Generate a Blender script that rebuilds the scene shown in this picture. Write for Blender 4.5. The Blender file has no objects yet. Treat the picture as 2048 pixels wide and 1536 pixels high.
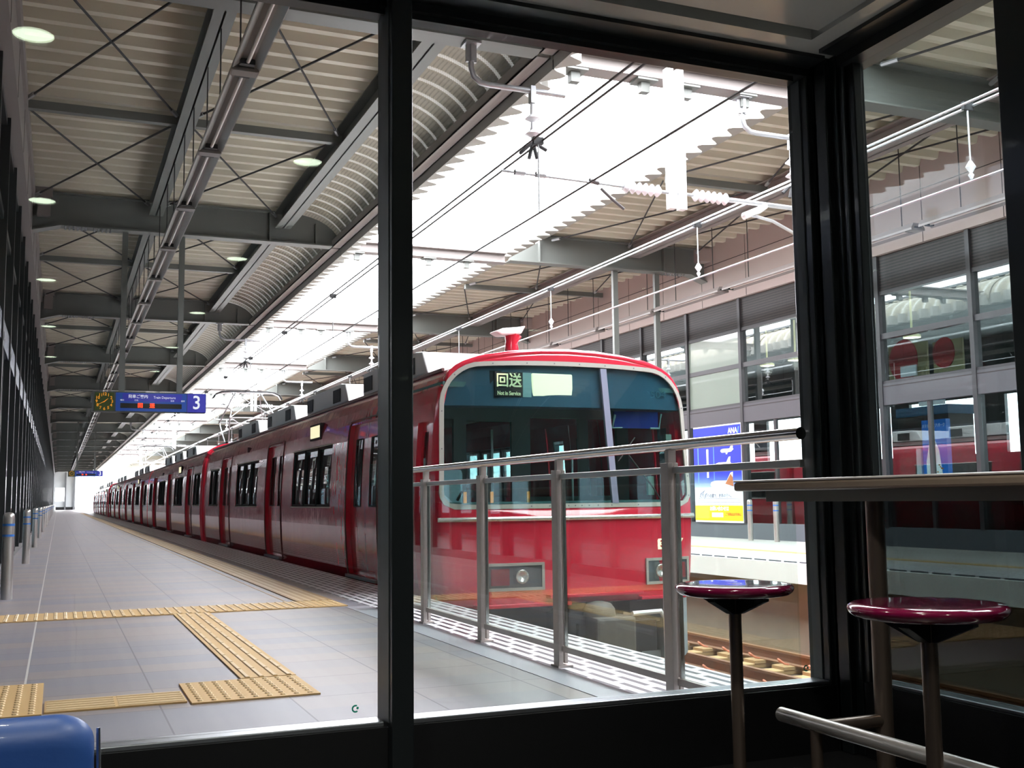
import bpy, math, random
from mathutils import Vector, Matrix
random.seed(7)
PI = math.pi
sc = bpy.context.scene
COL = sc.collection

# ------------------------------------------------------------------ camera
YAW, PITCH, ROLL, FPX = 0.39417653, 0.10482742, -0.01217783, 2178.56
cam_d = bpy.data.cameras.new('camera')
cam = bpy.data.objects.new('camera', cam_d)
COL.objects.link(cam)
cam_d.sensor_fit = 'HORIZONTAL'
cam_d.sensor_width = 36.0
cam_d.lens = FPX / 2048 * 36.0
cam_d.clip_start = 0.05
cam_d.clip_end = 1200
_f = Vector((math.sin(YAW) * math.cos(PITCH), math.cos(YAW) * math.cos(PITCH), math.sin(PITCH)))
_r = Vector((math.cos(YAW), -math.sin(YAW), 0))
_u = _r.cross(_f)
_c, _s = math.cos(ROLL), math.sin(ROLL)
_R, _U = _c * _r + _s * _u, -_s * _r + _c * _u
M = Matrix((( _R.x, _U.x, -_f.x, 0), (_R.y, _U.y, -_f.y, 0), (_R.z, _U.z, -_f.z, 0.93), (0, 0, 0, 1)))
cam.matrix_world = M
sc.camera = cam

# ------------------------------------------------------------------ sky and exposure
w = bpy.data.worlds.new('overcast_sky')
sc.world = w
w.use_nodes = True
wn = w.node_tree
bg = wn.nodes['Background']
bg.inputs['Color'].default_value = (0.94, 0.955, 1.0, 1)
bg.inputs['Strength'].default_value = 18.0
sc.view_settings.view_transform = 'Standard'
sc.view_settings.look = 'None'
sc.view_settings.gamma = 1.0
sc.view_settings.use_curve_mapping = False
sc.view_settings.exposure = 0.0
sc.cycles.max_bounces = 10
sc.cycles.diffuse_bounces = 6
sc.cycles.glossy_bounces = 5
sc.cycles.transmission_bounces = 8
sc.cycles.transparent_max_bounces = 32

# ------------------------------------------------------------------ materials
def lin(c):
    return tuple(((v / 255) / 12.92 if v / 255 <= 0.04045 else ((v / 255 + 0.055) / 1.055) ** 2.4) for v in c)

def mat(name, rgb, rough=0.5, metal=0.0, noise=0.0, nscale=8.0, bump=0.0, coat=0.0, spec=0.5, emit=None, estr=0.0):
    m = bpy.data.materials.new(name)
    m.use_nodes = True
    nt = m.node_tree
    b = nt.nodes['Principled BSDF']
    col = lin(rgb)
    b.inputs['Base Color'].default_value = (*col, 1)
    b.inputs['Roughness'].default_value = rough
    b.inputs['Metallic'].default_value = metal
    b.inputs['Coat Weight'].default_value = coat
    b.inputs['Specular IOR Level'].default_value = spec
    if emit:
        b.inputs['Emission Color'].default_value = (*lin(emit), 1)
        b.inputs['Emission Strength'].default_value = estr
    if noise > 0 or bump > 0:
        tc = nt.nodes.new('ShaderNodeTexCoord')
        n = nt.nodes.new('ShaderNodeTexNoise')
        n.inputs['Scale'].default_value = nscale
        n.inputs['Detail'].default_value = 5
        nt.links.new(tc.outputs['Object'], n.inputs['Vector'])
        if noise > 0:
            mx = nt.nodes.new('ShaderNodeMix')
            mx.data_type = 'RGBA'
            mx.inputs[6].default_value = (*[v * (1 - noise) for v in col], 1)
            mx.inputs[7].default_value = (*[min(1, v * (1 + noise)) for v in col], 1)
            nt.links.new(n.outputs['Fac'], mx.inputs[0])
            nt.links.new(mx.outputs[2], b.inputs['Base Color'])
        if bump > 0:
            bp = nt.nodes.new('ShaderNodeBump')
            bp.inputs['Strength'].default_value = bump
            bp.inputs['Distance'].default_value = 0.01
            nt.links.new(n.outputs['Fac'], bp.inputs['Height'])
            nt.links.new(bp.outputs['Normal'], b.inputs['Normal'])
    return m

def glass(name, tint=(255, 255, 255), trans=0.95, ior=1.45, rough=0.0, boost=1.0):
    """clear sheet glass: straight transmission plus fresnel reflection"""
    m = bpy.data.materials.new(name)
    m.use_nodes = True
    nt = m.node_tree
    for n in list(nt.nodes):
        nt.nodes.remove(n)
    out = nt.nodes.new('ShaderNodeOutputMaterial')
    tr = nt.nodes.new('ShaderNodeBsdfTransparent')
    t = [v * trans for v in lin(tint)]
    tr.inputs['Color'].default_value = (*t, 1)
    gl = nt.nodes.new('ShaderNodeBsdfGlossy')
    gl.inputs['Roughness'].default_value = rough
    gl.inputs['Color'].default_value = (1, 1, 1, 1)
    fr = nt.nodes.new('ShaderNodeFresnel')
    fr.inputs['IOR'].default_value = ior
    geo = nt.nodes.new('ShaderNodeNewGeometry')
    # same reflectance from both faces of the sheet
    mu = nt.nodes.new('ShaderNodeMath'); mu.operation = 'MULTIPLY_ADD'
    mu.inputs[1].default_value = (1 / ior - ior)
    mu.inputs[2].default_value = ior
    nt.links.new(geo.outputs['Backfacing'], mu.inputs[0])
    # for backfaces blender inverts the ior itself, feed 1/ior to cancel it
    nt.links.new(mu.outputs[0], fr.inputs['IOR'])
    bo = nt.nodes.new('ShaderNodeMath'); bo.operation = 'MULTIPLY'; bo.use_clamp = True
    bo.inputs[1].default_value = boost
    nt.links.new(fr.outputs[0], bo.inputs[0])
    mx = nt.nodes.new('ShaderNodeMixShader')
    nt.links.new(bo.outputs[0], mx.inputs[0])
    nt.links.new(tr.outputs[0], mx.inputs[1])
    nt.links.new(gl.outputs[0], mx.inputs[2])
    nt.links.new(mx.outputs[0], out.inputs['Surface'])
    return m

def math_node(nt, op, a, b=None, c=None, clamp=False):
    n = nt.nodes.new('ShaderNodeMath')
    n.operation = op
    n.use_clamp = clamp
    for i, v in enumerate((a, b, c)):
        if v is None:
            continue
        if isinstance(v, (int, float)):
            n.inputs[i].default_value = v
        else:
            nt.links.new(v, n.inputs[i])
    return n.outputs[0]

def world_xyz(nt):
    g = nt.nodes.new('ShaderNodeNewGeometry')
    s = nt.nodes.new('ShaderNodeSeparateXYZ')
    nt.links.new(g.outputs['Position'], s.inputs[0])
    return s.outputs

def mixcol(nt, fac, a, b):
    mx = nt.nodes.new('ShaderNodeMix')
    mx.data_type = 'RGBA'
    for sock, v in ((6, a), (7, b)):
        if isinstance(v, tuple):
            mx.inputs[sock].default_value = (*v, 1)
        else:
            nt.links.new(v, mx.inputs[sock])
    nt.links.new(fac, mx.inputs[0])
    return mx.outputs[2]

def mat_tiles():
    m = mat('platform_tiles', (165, 162, 160), 0.42)
    nt = m.node_tree
    b = nt.nodes['Principled BSDF']
    X, Y, Z = world_xyz(nt)
    fx = math_node(nt, 'FRACT', math_node(nt, 'MULTIPLY_ADD', X, 1 / 0.587, 0.2215 + 10))
    fy = math_node(nt, 'FRACT', math_node(nt, 'MULTIPLY', Y, 1 / 0.587))
    jx = math_node(nt, 'LESS_THAN', fx, 0.014)
    jy = math_node(nt, 'LESS_THAN', fy, 0.013)
    # paler expansion joint every third column
    wn_ = nt.nodes.new('ShaderNodeTexNoise')
    wn_.inputs['Scale'].default_value = 60
    n2 = nt.nodes.new('ShaderNodeTexWhiteNoise')
    n2.noise_dimensions = '2D'
    cx = nt.nodes.new('ShaderNodeCombineXYZ')
    nt.links.new(math_node(nt, 'FLOOR', math_node(nt, 'MULTIPLY', Y, 1 / 0.2935)), cx.inputs[1])
    nt.links.new(math_node(nt, 'FLOOR', math_node(nt, 'MULTIPLY_ADD', X, 1 / 1.174, 0.11)), cx.inputs[0])
    nt.links.new(cx.outputs[0], n2.inputs['Vector'])
    base = mixcol(nt, n2.outputs['Value'], lin((124, 124, 136)), lin((150, 136, 130)))
    base2 = mixcol(nt, math_node(nt, 'MULTIPLY', wn_.outputs['Fac'], 0.35), base, lin((172, 170, 168)))
    j = math_node(nt, 'MAXIMUM', jx, jy)
    white = math_node(nt, 'MULTIPLY', math_node(nt, 'LESS_THAN', math_node(nt, 'ABSOLUTE', math_node(nt, 'ADD', X, 0.13)), 0.006), 1.0)
    c = mixcol(nt, math_node(nt, 'MULTIPLY', j, 0.8), base2, lin((85, 84, 90)))
    c = mixcol(nt, math_node(nt, 'MULTIPLY', white, 0.8), c, lin((225, 222, 215)))
    nt.links.new(c, b.inputs['Base Color'])
    bp = nt.nodes.new('ShaderNodeBump')
    bp.inputs['Strength'].default_value = 0.08
    bp.inputs['Distance'].default_value = 0.004
    nt.links.new(wn_.outputs['Fac'], bp.inputs['Height'])
    nt.links.new(bp.outputs['Normal'], b.inputs['Normal'])
    return m

def mat_grate():
    m = mat('edge_grating', (225, 225, 226), 0.35)
    nt = m.node_tree
    b = nt.nodes['Principled BSDF']
    X, Y, Z = world_xyz(nt)
    rx = math_node(nt, 'MULTIPLY_ADD', X, 1 / 0.082, 100.2)
    row = math_node(nt, 'FLOOR', rx)
    fx = math_node(nt, 'FRACT', rx)
    inx = math_node(nt, 'MULTIPLY', math_node(nt, 'GREATER_THAN', fx, 0.30), math_node(nt, 'LESS_THAN', fx, 0.74))
    odd = math_node(nt, 'MODULO', row, 2.0)
    fy = math_node(nt, 'FRACT', math_node(nt, 'MULTIPLY_ADD', Y, 1 / 0.36, math_node(nt, 'MULTIPLY', odd, 0.5)))
    iny = math_node(nt, 'LESS_THAN', fy, 0.84)
    s = math_node(nt, 'MULTIPLY', inx, iny)
    c = mixcol(nt, s, lin((232, 233, 236)), lin((70, 72, 78)))
    nt.links.new(c, b.inputs['Base Color'])
    return m

def mat_stripes_y(name, period, duty, rgb_a, rgb_b, axis='Y', rough=0.5, bump=0.6, offset=0.0):
    m = mat(name, rgb_a, rough)
    nt = m.node_tree
    b = nt.nodes['Principled BSDF']
    P = dict(zip('XYZ', world_xyz(nt)))[axis]
    f = math_node(nt, 'FRACT', math_node(nt, 'MULTIPLY_ADD', P, 1 / period, 100.0 + offset))
    s = math_node(nt, 'LESS_THAN', f, duty)
    nt.links.new(mixcol(nt, s, lin(rgb_a), lin(rgb_b)), b.inputs['Base Color'])
    if bump:
        bp = nt.nodes.new('ShaderNodeBump')
        bp.inputs['Strength'].default_value = bump
        bp.inputs['Distance'].default_value = 0.01
        nt.links.new(s, bp.inputs['Height'])
        nt.links.new(bp.outputs['Normal'], b.inputs['Normal'])
    return m

def mat_perforated():
    """curved metal panel with rows of slots; a braided band of open slots in every second rib"""
    m = mat('perforated_panel', (172, 160, 138), 0.55)
    nt = m.node_tree
    b = nt.nodes['Principled BSDF']
    uv = nt.nodes.new('ShaderNodeUVMap')
    s = nt.nodes.new('ShaderNodeSeparateXYZ')
    nt.links.new(uv.outputs[0], s.inputs[0])
    U, V = s.outputs[0], s.outputs[1]       # U metres along the arc, V metres along the platform
    fv = math_node(nt, 'FRACT', math_node(nt, 'MULTIPLY', V, 1 / 0.43))
    band = math_node(nt, 'LESS_THAN', fv, 0.26)
    zig = math_node(nt, 'MULTIPLY_ADD', math_node(nt, 'SINE', math_node(nt, 'MULTIPLY', U, 95.0)), 0.07, 0.13)
    near = math_node(nt, 'LESS_THAN', math_node(nt, 'ABSOLUTE', math_node(nt, 'SUBTRACT', fv, zig)), 0.05)
    zig2 = math_node(nt, 'MULTIPLY_ADD', math_node(nt, 'SINE', math_node(nt, 'MULTIPLY_ADD', U, 95.0, PI)), 0.07, 0.13)
    near2 = math_node(nt, 'LESS_THAN', math_node(nt, 'ABSOLUTE', math_node(nt, 'SUBTRACT', fv, zig2)), 0.05)
    br = math_node(nt, 'MULTIPLY', math_node(nt, 'MAXIMUM', near, near2), band)
    fu = math_node(nt, 'FRACT', math_node(nt, 'MULTIPLY', U, 1 / 0.06))
    slot = math_node(nt, 'MULTIPLY', math_node(nt, 'LESS_THAN', fu, 0.35), math_node(nt, 'GREATER_THAN', fv, 0.34))
    c = mixcol(nt, math_node(nt, 'MULTIPLY', slot, 0.5), lin((152, 144, 124)), lin((92, 86, 74)))
    c = mixcol(nt, math_node(nt, 'MULTIPLY', br, 0.6), c, lin((215, 215, 210)))  # pale braid colour stands for the sky seen through its slots
    nt.links.new(c, b.inputs['Base Color'])
    # light let through the fine holes
    out = nt.nodes['Material Output']
    tl = nt.nodes.new('ShaderNodeBsdfTranslucent')
    tl.inputs['Color'].default_value = (*lin((235, 232, 222)), 1)
    mx = nt.nodes.new('ShaderNodeMixShader')
    f = math_node(nt, 'MULTIPLY_ADD', br, 0.022, math_node(nt, 'MULTIPLY_ADD', slot, 0.003, 0.001))
    nt.links.new(f, mx.inputs[0])
    nt.links.new(b.outputs[0], mx.inputs[1])
    nt.links.new(tl.outputs[0], mx.inputs[2])
    nt.links.new(mx.outputs[0], out.inputs['Surface'])
    return m

MT = dict(
    tiles=mat_tiles(), grate=mat_grate(), perf=mat_perforated(),
    concrete=mat('concrete', (150, 140, 122), 0.85, noise=0.25, nscale=2.5, bump=0.3),
    trackbed=mat('track_bed_concrete', (104, 88, 72), 0.9, noise=0.35, nscale=5, bump=0.5),
    slabedge=mat('slab_edge_white', (232, 236, 232), 0.6, noise=0.06, nscale=3),
    tactile=mat('tactile_yellow', (206, 170, 112), 0.6, noise=0.06, nscale=20),
    tactile_dk=mat('tactile_bar', (218, 192, 146), 0.5),
    edgeline=mat_stripes_y('tactile_edge', 0.075, 0.42, (176, 142, 92), (206, 180, 134), 'X'),
    steel=mat('roof_steel_grey', (104, 107, 103), 0.45, noise=0.06, nscale=3),
    steel_lt=mat('roof_steel_warm', (128, 120, 117), 0.45, noise=0.06, nscale=3),
    deck=mat('roof_deck_cream', (196, 190, 172), 0.55, noise=0.04, nscale=1.0),
    cladding=mat('edge_cladding', (150, 148, 140), 0.5),
    galv=mat('galvanised_steel', (170, 172, 175), 0.4, metal=0.6, noise=0.1, nscale=15),
    white=mat('white_paint', (232, 232, 230), 0.4),
    stainless=mat('brushed_stainless', (196, 192, 188), 0.32, metal=0.75, noise=0.06, nscale=30),
    stainless_pol=mat('polished_stainless', (215, 213, 212), 0.14, metal=1.0),
    railmetal=mat('railing_post_metal', (192, 184, 179), 0.4, metal=0.35, noise=0.05, nscale=25),
    bluetape=mat('blue_reflective_tape', (52, 120, 205), 0.45),
    frame=mat('black_window_frame', (26, 31, 33), 0.32, coat=0.2),
    frame_lit_side=mat('window_frame_lit_edge', (66, 72, 74), 0.35),  # frame black painted lighter for the faces that daylight strikes
    sill=mat('aluminium_sill', (175, 180, 186), 0.28, metal=0.9),
    black=mat('black_panel', (12, 13, 16), 0.5),
    roomfloor=mat('room_floor_dark', (34, 34, 36), 0.35, noise=0.1, nscale=4),
    roomceil=mat('ceiling_panel', (178, 180, 176), 0.2, coat=0.3),
    groove=mat('ceiling_groove', (10, 10, 14), 0.6),
    glass=glass('clear_glass', (255, 255, 255), 0.97),
    glass_r=glass('window_glass_side', (244, 250, 250), 0.92, boost=1.6), glass_film=glass('window_dark_film', (232, 246, 244), 0.26, boost=1.2),
    glass_rail=glass('railing_glass', (246, 253, 250), 0.985, boost=1.1),
    glass_dark=glass('facade_glass', (150, 168, 172), 0.72, boost=2.6),
    glass_fac=glass('opposite_shop_glass', (226, 234, 234), 0.86, boost=2.4),
    glass_left=glass('concourse_glass', (140, 156, 162), 0.7, boost=1.8),
    glass_train=glass('train_glass', (150, 180, 180), 0.8, boost=1.3),
    glass_cab=glass('windscreen_glass', (232, 246, 246), 0.95, boost=0.9),
    fac=mat('facade_grey', (72, 70, 75), 0.45),
    fac_base=mat('facade_base', (88, 95, 102), 0.45, noise=0.05),
    fac_mull=mat('facade_mullion', (54, 52, 55), 0.4),
    louver=mat_stripes_y('louvre', 0.055, 0.5, (50, 43, 41), (16, 14, 15), 'Z', 0.5, 1.0),
    pink=mat('pink_wall_panel', (168, 152, 147), 0.5, noise=0.03, nscale=1.5),
    joint=mat('panel_joint', (58, 50, 50), 0.8),
    blind=mat('pale_blind', (118, 130, 118), 0.35, coat=1.0),
    inner=mat('concourse_wall', (70, 72, 72), 0.7),
    inner_lt=mat('concourse_ceiling', (120, 124, 122), 0.6),
    red=mat('train_red', (202, 42, 64), 0.16, coat=0.6, noise=0.04, nscale=1.0),
    red_door=mat('train_door_red', (190, 20, 40), 0.2, coat=0.5),
    roofred=mat('train_roof_maroon', (98, 66, 64), 0.4, noise=0.1),
    rubber=mat('black_rubber', (14, 14, 15), 0.7),
    under=mat('underframe_dark', (40, 40, 42), 0.7, noise=0.3, nscale=8),
    chrome=mat('chrome_trim', (225, 225, 222), 0.25, metal=0.8),
    trimgrey=mat('window_surround_grey', (182, 180, 172), 0.4, metal=0.3),
    teal=mat('cab_header_teal', (38, 78, 100), 0.45),
    cabin=mat('cab_interior_teal', (70, 104, 104), 0.6),
    cabin_lt=mat('cab_partition', (120, 138, 136), 0.5),
    acgrey=mat('air_conditioner_white', (238, 240, 238), 0.5, noise=0.05),
    vent=mat('vent_black', (18, 20, 26), 0.6),
    signblue=mat('sign_blue', (28, 76, 160), 0.35, emit=(36, 80, 190), estr=0.08),
    signpurple=mat('sign_violet_blue', (52, 54, 168), 0.35, emit=(60, 62, 190), estr=0.12),
    signtext=mat('sign_white_lettering', (235, 240, 245), 0.4, emit=(235, 240, 250), estr=0.35),
    signbody=mat('sign_housing', (74, 80, 78), 0.5),
    led_black=mat('led_panel_black', (20, 18, 16), 0.3),
    led=mat('led_red', (240, 70, 30), 0.5, emit=(255, 62, 24), estr=2.2),
    clockface=mat('clock_face_green', (60, 78, 28), 0.4),
    clocknum=mat('clock_orange', (235, 160, 40), 0.4, emit=(235, 150, 30), estr=0.45),
    seat=mat('stool_seat_burgundy', (104, 14, 52), 0.12, coat=1.0),
    stoolpost=mat('stool_post_metal', (120, 106, 96), 0.3, metal=0.8),
    bracket=mat('stool_bracket_black', (18, 17, 18), 0.45),
    table=mat('table_laminate_brown', (120, 106, 92), 0.4, noise=0.15, nscale=25),
    tabletop=mat('table_top_pale', (206, 200, 196), 0.25),
    apron=mat('table_apron_steel', (132, 134, 126), 0.4, metal=0.2),
    vinyl=mat('blue_vinyl', (34, 74, 140), 0.48, coat=0.1, bump=0.06, nscale=60),
    piping=mat('chrome_piping', (200, 205, 215), 0.25, metal=1.0),
    lampglass=mat('downlight_lens', (240, 255, 236), 0.5, emit=(236, 255, 226), estr=15.0),
    lamp_far=mat('downlight_ring', (200, 200, 196), 0.4),
    tube=mat('fluorescent_tube_off', (215, 208, 200), 0.25),
    reflector=mat('batten_reflector', (150, 146, 140), 0.3, metal=0.5),
    rail=mat('rail_rusty_steel', (140, 104, 78), 0.45, metal=0.4, noise=0.2, nscale=20),
    sleeper=mat('sleeper_tan', (168, 140, 98), 0.8, noise=0.2, nscale=12),
    clip=mat('rail_clip_rust', (196, 120, 92), 0.6),
    insul=mat('porcelain_white', (236, 238, 242), 0.25),
    wire=mat('overhead_wire', (70, 66, 66), 0.5),
    wire_lt=mat('overhead_pipe_bright', (200, 203, 205), 0.3, metal=0.7),
    green=mat('green_sticker', (30, 165, 135), 0.5),
    kanji=mat('destination_cream', (240, 240, 190), 0.5, emit=(240, 240, 190), estr=0.25),
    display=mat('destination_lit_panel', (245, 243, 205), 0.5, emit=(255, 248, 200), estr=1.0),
    displaygrey=mat('destination_grey', (150, 180, 180), 0.4),
    posterblue=mat('poster_blue', (44, 60, 200), 0.35),
    posterlight=mat('poster_light_blue', (110, 170, 232), 0.35),
    posterwhite=mat('poster_white', (236, 240, 246), 0.35),
    posteryellow=mat('poster_yellow', (245, 200, 30), 0.35),
    posterred=mat('poster_red', (214, 60, 60), 0.35),
    postergrey=mat('poster_grey', (120, 130, 150), 0.4),
    posternavy=mat('poster_navy', (30, 36, 110), 0.4),
    redshape=mat('picture_red', (170, 24, 36), 0.5),
    picture=mat('picture_tan', (150, 140, 100), 0.6),
    column=mat('kiosk_column_tan', (92, 84, 78), 0.6),
    bandteal=mat('kiosk_band_blue', (40, 96, 130), 0.5),
    lamp_red=mat('tail_lamp_red', (120, 20, 24), 0.2, coat=0.5),
    endwall=mat('end_wall_pale', (200, 204, 206), 0.6),
    grey=mat('mid_grey', (110, 112, 115), 0.5),
    skirt=mat('snow_plough_grey', (160, 172, 178), 0.5, noise=0.06),
    coupler=mat('coupler_cover_dusty', (90, 86, 78), 0.6, noise=0.25, nscale=10),
    orange=mat('orange_tag', (220, 150, 60), 0.6),
)

def wavy(m, scale=(3.0, 0.9, 1.2), dist=0.006, strength=0.5):
    nt = m.node_tree; b = nt.nodes['Principled BSDF']
    g = nt.nodes.new('ShaderNodeNewGeometry')
    mp = nt.nodes.new('ShaderNodeMapping'); mp.inputs['Scale'].default_value = scale
    n = nt.nodes.new('ShaderNodeTexNoise'); n.inputs['Scale'].default_value = 1.6; n.inputs['Detail'].default_value = 2
    bp = nt.nodes.new('ShaderNodeBump'); bp.inputs['Strength'].default_value = strength; bp.inputs['Distance'].default_value = dist
    nt.links.new(g.outputs['Position'], mp.inputs[0]); nt.links.new(mp.outputs[0], n.inputs['Vector'])
    nt.links.new(n.outputs['Fac'], bp.inputs['Height'])
    nt.links.new(bp.outputs['Normal'], b.inputs['Normal']); nt.links.new(bp.outputs['Normal'], b.inputs['Coat Normal'])
wavy(MT['red'], (1.0, 2.0, 1.0), 0.02, 0.2)

# ------------------------------------------------------------------ mesh builder
class MB:
    def __init__(s):
        s.v = []; s.f = []; s.uv = None
    def q(s, *pts):
        i = len(s.v)
        s.v += [tuple(p) for p in pts]
        s.f.append(tuple(range(i, i + len(pts))))
        return s
    def box(s, x0, y0, z0, x1, y1, z1):
        i = len(s.v)
        s.v += [(x0, y0, z0), (x1, y0, z0), (x1, y1, z0), (x0, y1, z0), (x0, y0, z1), (x1, y0, z1), (x1, y1, z1), (x0, y1, z1)]
        s.f += [tuple(i + k for k in t) for t in ((0, 3, 2, 1), (4, 5, 6, 7), (0, 1, 5, 4), (1, 2, 6, 5), (2, 3, 7, 6), (3, 0, 4, 7))]
        return s
    def prism(s, poly, axis, a0, a1):
        """poly: 2d outline in the two other axes (in xyz order), extruded along axis"""
        i = len(s.v); n = len(poly)
        for a in (a0, a1):
            for p in poly:
                s.v.append({'X': (a, p[0], p[1]), 'Y': (p[0], a, p[1]), 'Z': (p[0], p[1], a)}[axis])
        s.f.append(tuple(range(i, i + n)))
        s.f.append(tuple(range(i + 2 * n - 1, i + n - 1, -1)))
        for k in range(n):
            k2 = (k + 1) % n
            s.f.append((i + k, i + n + k, i + n + k2, i + k2))
        return s
    def tube(s, pts, r, n=8, cap=True):
        pts = [Vector(p) for p in pts]
        rs = r if isinstance(r, (list, tuple)) else [r] * len(pts)
        i0 = len(s.v)
        for k, p in enumerate(pts):
            if k == 0: d = pts[1] - pts[0]
            elif k == len(pts) - 1: d = pts[-1] - pts[-2]
            else: d = (pts[k + 1] - p).normalized() + (p - pts[k - 1]).normalized()
            d.normalize()
            a = Vector((0, 0, 1)) if abs(d.z) < 0.9 else Vector((1, 0, 0))
            u = d.cross(a).normalized(); w_ = d.cross(u).normalized()
            for j in range(n):
                t = 2 * PI * j / n
                s.v.append(tuple(p + (u * math.cos(t) + w_ * math.sin(t)) * rs[k]))
        for k in range(len(pts) - 1):
            for j in range(n):
                j2 = (j + 1) % n
                s.f.append((i0 + k * n + j, i0 + k * n + j2, i0 + (k + 1) * n + j2, i0 + (k + 1) * n + j))
        if cap:
            s.f.append(tuple(i0 + j for j in range(n)))
            e = i0 + (len(pts) - 1) * n
            s.f.append(tuple(e + j for j in reversed(range(n))))
        return s
    def lathe(s, prof, cx, cy, n=24, cap=True):
        i0 = len(s.v); m = len(prof)
        for (r, z) in prof:
            for j in range(n):
                t = 2 * PI * j / n
                s.v.append((cx + max(r, 1e-4) * math.cos(t), cy + max(r, 1e-4) * math.sin(t), z))
        for k in range(m - 1):
            for j in range(n):
                j2 = (j + 1) % n
                s.f.append((i0 + k * n + j, i0 + k * n + j2, i0 + (k + 1) * n + j2, i0 + (k + 1) * n + j))
        if cap:
            s.f.append(tuple(i0 + j for j in reversed(range(n))))
            s.f.append(tuple(i0 + (m - 1) * n + j for j in range(n)))
        return s
    def disc_y(s, cx, y, cz, r, n=20, dy=0.004):
        return s.prism([(cx + r * math.cos(2 * PI * k / n), cz + r * math.sin(2 * PI * k / n)) for k in range(n)], 'Y', y - dy, y)
    def build(s, name, m, parent=None, smooth=False, bevel=0.0, uv=None, org=None):
        me = bpy.data.meshes.new(name)
        o = Vector((0, 0, 0))
        if org is not None:
            o = Vector(org)
        elif parent is not None:
            o = ORG(parent)
        me.from_pydata([tuple(Vector(p) - o) for p in s.v], [], s.f)
        me.update()
        if uv:
            lay = me.uv_layers.new(name='UVMap')
            for lp in me.loops:
                lay.data[lp.index].uv = uv[lp.vertex_index]
        me.materials.append(m)
        ob = bpy.data.objects.new(name, me)
        COL.objects.link(ob)
        if parent is not None:
            ob.parent = parent
        else:
            ob.location = o
        if smooth:
            for p in me.polygons:
                p.use_smooth = True
            if smooth != 'all':
                try:
                    me.set_sharp_from_angle(angle=math.radians(40))
                except Exception:
                    pass
        if bevel:
            bm_ = ob.modifiers.new('bevel', 'BEVEL')
            bm_.width = bevel; bm_.segments = 2; bm_.limit_method = 'ANGLE'
        return ob

def ORG(o):
    while o.parent is not None:
        o = o.parent
    return Vector(o.location)
def tag(o, label=None, cat=None, group=None, kind=None):
    if label: o['label'] = label
    if cat: o['category'] = cat
    if group: o['group'] = group
    if kind: o['kind'] = kind
    return o
def thing(name, loc, label, cat, group=None):
    o = bpy.data.objects.new(name, None)
    o.empty_display_size = 0.1
    COL.objects.link(o)
    o.location = loc
    return tag(o, label, cat, group)
def struct(name, mb, m, label=None, **k):
    o = mb.build(name, m, **k)
    o['kind'] = 'structure'
    if label:
        o['label'] = label
    return o
def structroot(name, loc, label=None):
    o = bpy.data.objects.new(name, None)
    COL.objects.link(o)
    o.location = loc
    o['kind'] = 'structure'
    if label: o['label'] = label
    return o
def copy_tree(o, loc=None, parent=None, label=None, only=None):
    c = o.copy()
    COL.objects.link(c)
    if parent is not None: c.parent = parent
    if loc is not None:
        c.location = loc
    if label: c['label'] = label
    for ch in list(o.children):
        copy_tree(ch, None, c)
    return c
def text(s_, size, m, name, parent, pos, face='-Y', align='CENTER', extrude=0.002, sx=1.0, bold=0.0):
    """raised lettering turned into a mesh; face = direction the letters look at"""
    cu = bpy.data.curves.new('t', 'FONT')
    cu.body = s_; cu.size = size; cu.align_x = align; cu.align_y = 'CENTER'
    cu.extrude = extrude; cu.resolution_u = 3; cu.offset = bold
    to = bpy.data.objects.new('t', cu)
    COL.objects.link(to)
    bpy.context.view_layer.update()
    dg = bpy.context.evaluated_depsgraph_get()
    me = bpy.data.meshes.new_from_object(to.evaluated_get(dg))
    bpy.data.objects.remove(to); bpy.data.curves.remove(cu)
    rot = {'-Y': Matrix.Rotation(PI / 2, 4, 'X'),
           '-X': Matrix.Rotation(-PI / 2, 4, 'Z') @ Matrix.Rotation(PI / 2, 4, 'X'),
           '+Y': Matrix.Rotation(PI, 4, 'Z') @ Matrix.Rotation(PI / 2, 4, 'X')}[face]
    o = ORG(parent) if parent else Vector((0, 0, 0))
    me.transform(Matrix.Translation(Vector(pos) - o) @ rot @ Matrix.Diagonal((sx, 1, 1, 1)))
    me.materials.clear(); me.materials.append(m)
    ob = bpy.data.objects.new(name, me)
    COL.objects.link(ob)
    if parent: ob.parent = parent
    return ob
ORD = ['nearest', 'second', 'third', 'fourth', 'fifth', 'sixth', 'seventh', 'eighth', 'ninth', 'tenth', 'eleventh', 'twelfth', 'thirteenth',
       'fourteenth', 'fifteenth', 'sixteenth', 'seventeenth', 'eighteenth', 'nineteenth', 'twentieth']
TENS = {20: 'twenty', 30: 'thirty', 40: 'forty', 50: 'fifty', 60: 'sixty', 70: 'seventy', 80: 'eighty'}
def nth(i):
    """i = 0 -> nearest"""
    if i < 20: return ORD[i]
    n = i + 1
    t, u = n // 10 * 10, n % 10
    if u == 0: return TENS[t][:-1] + 'ieth'
    return TENS[t] + '-' + ['', 'first', 'second', 'third', 'fourth', 'fifth', 'sixth', 'seventh', 'eighth', 'ninth'][u]

# ================================================================== SETTING
YF = 190.0                       # far end of the platform
BY = [11.0 + 10.3 * k for k in range(18)]   # portal frames
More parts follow.
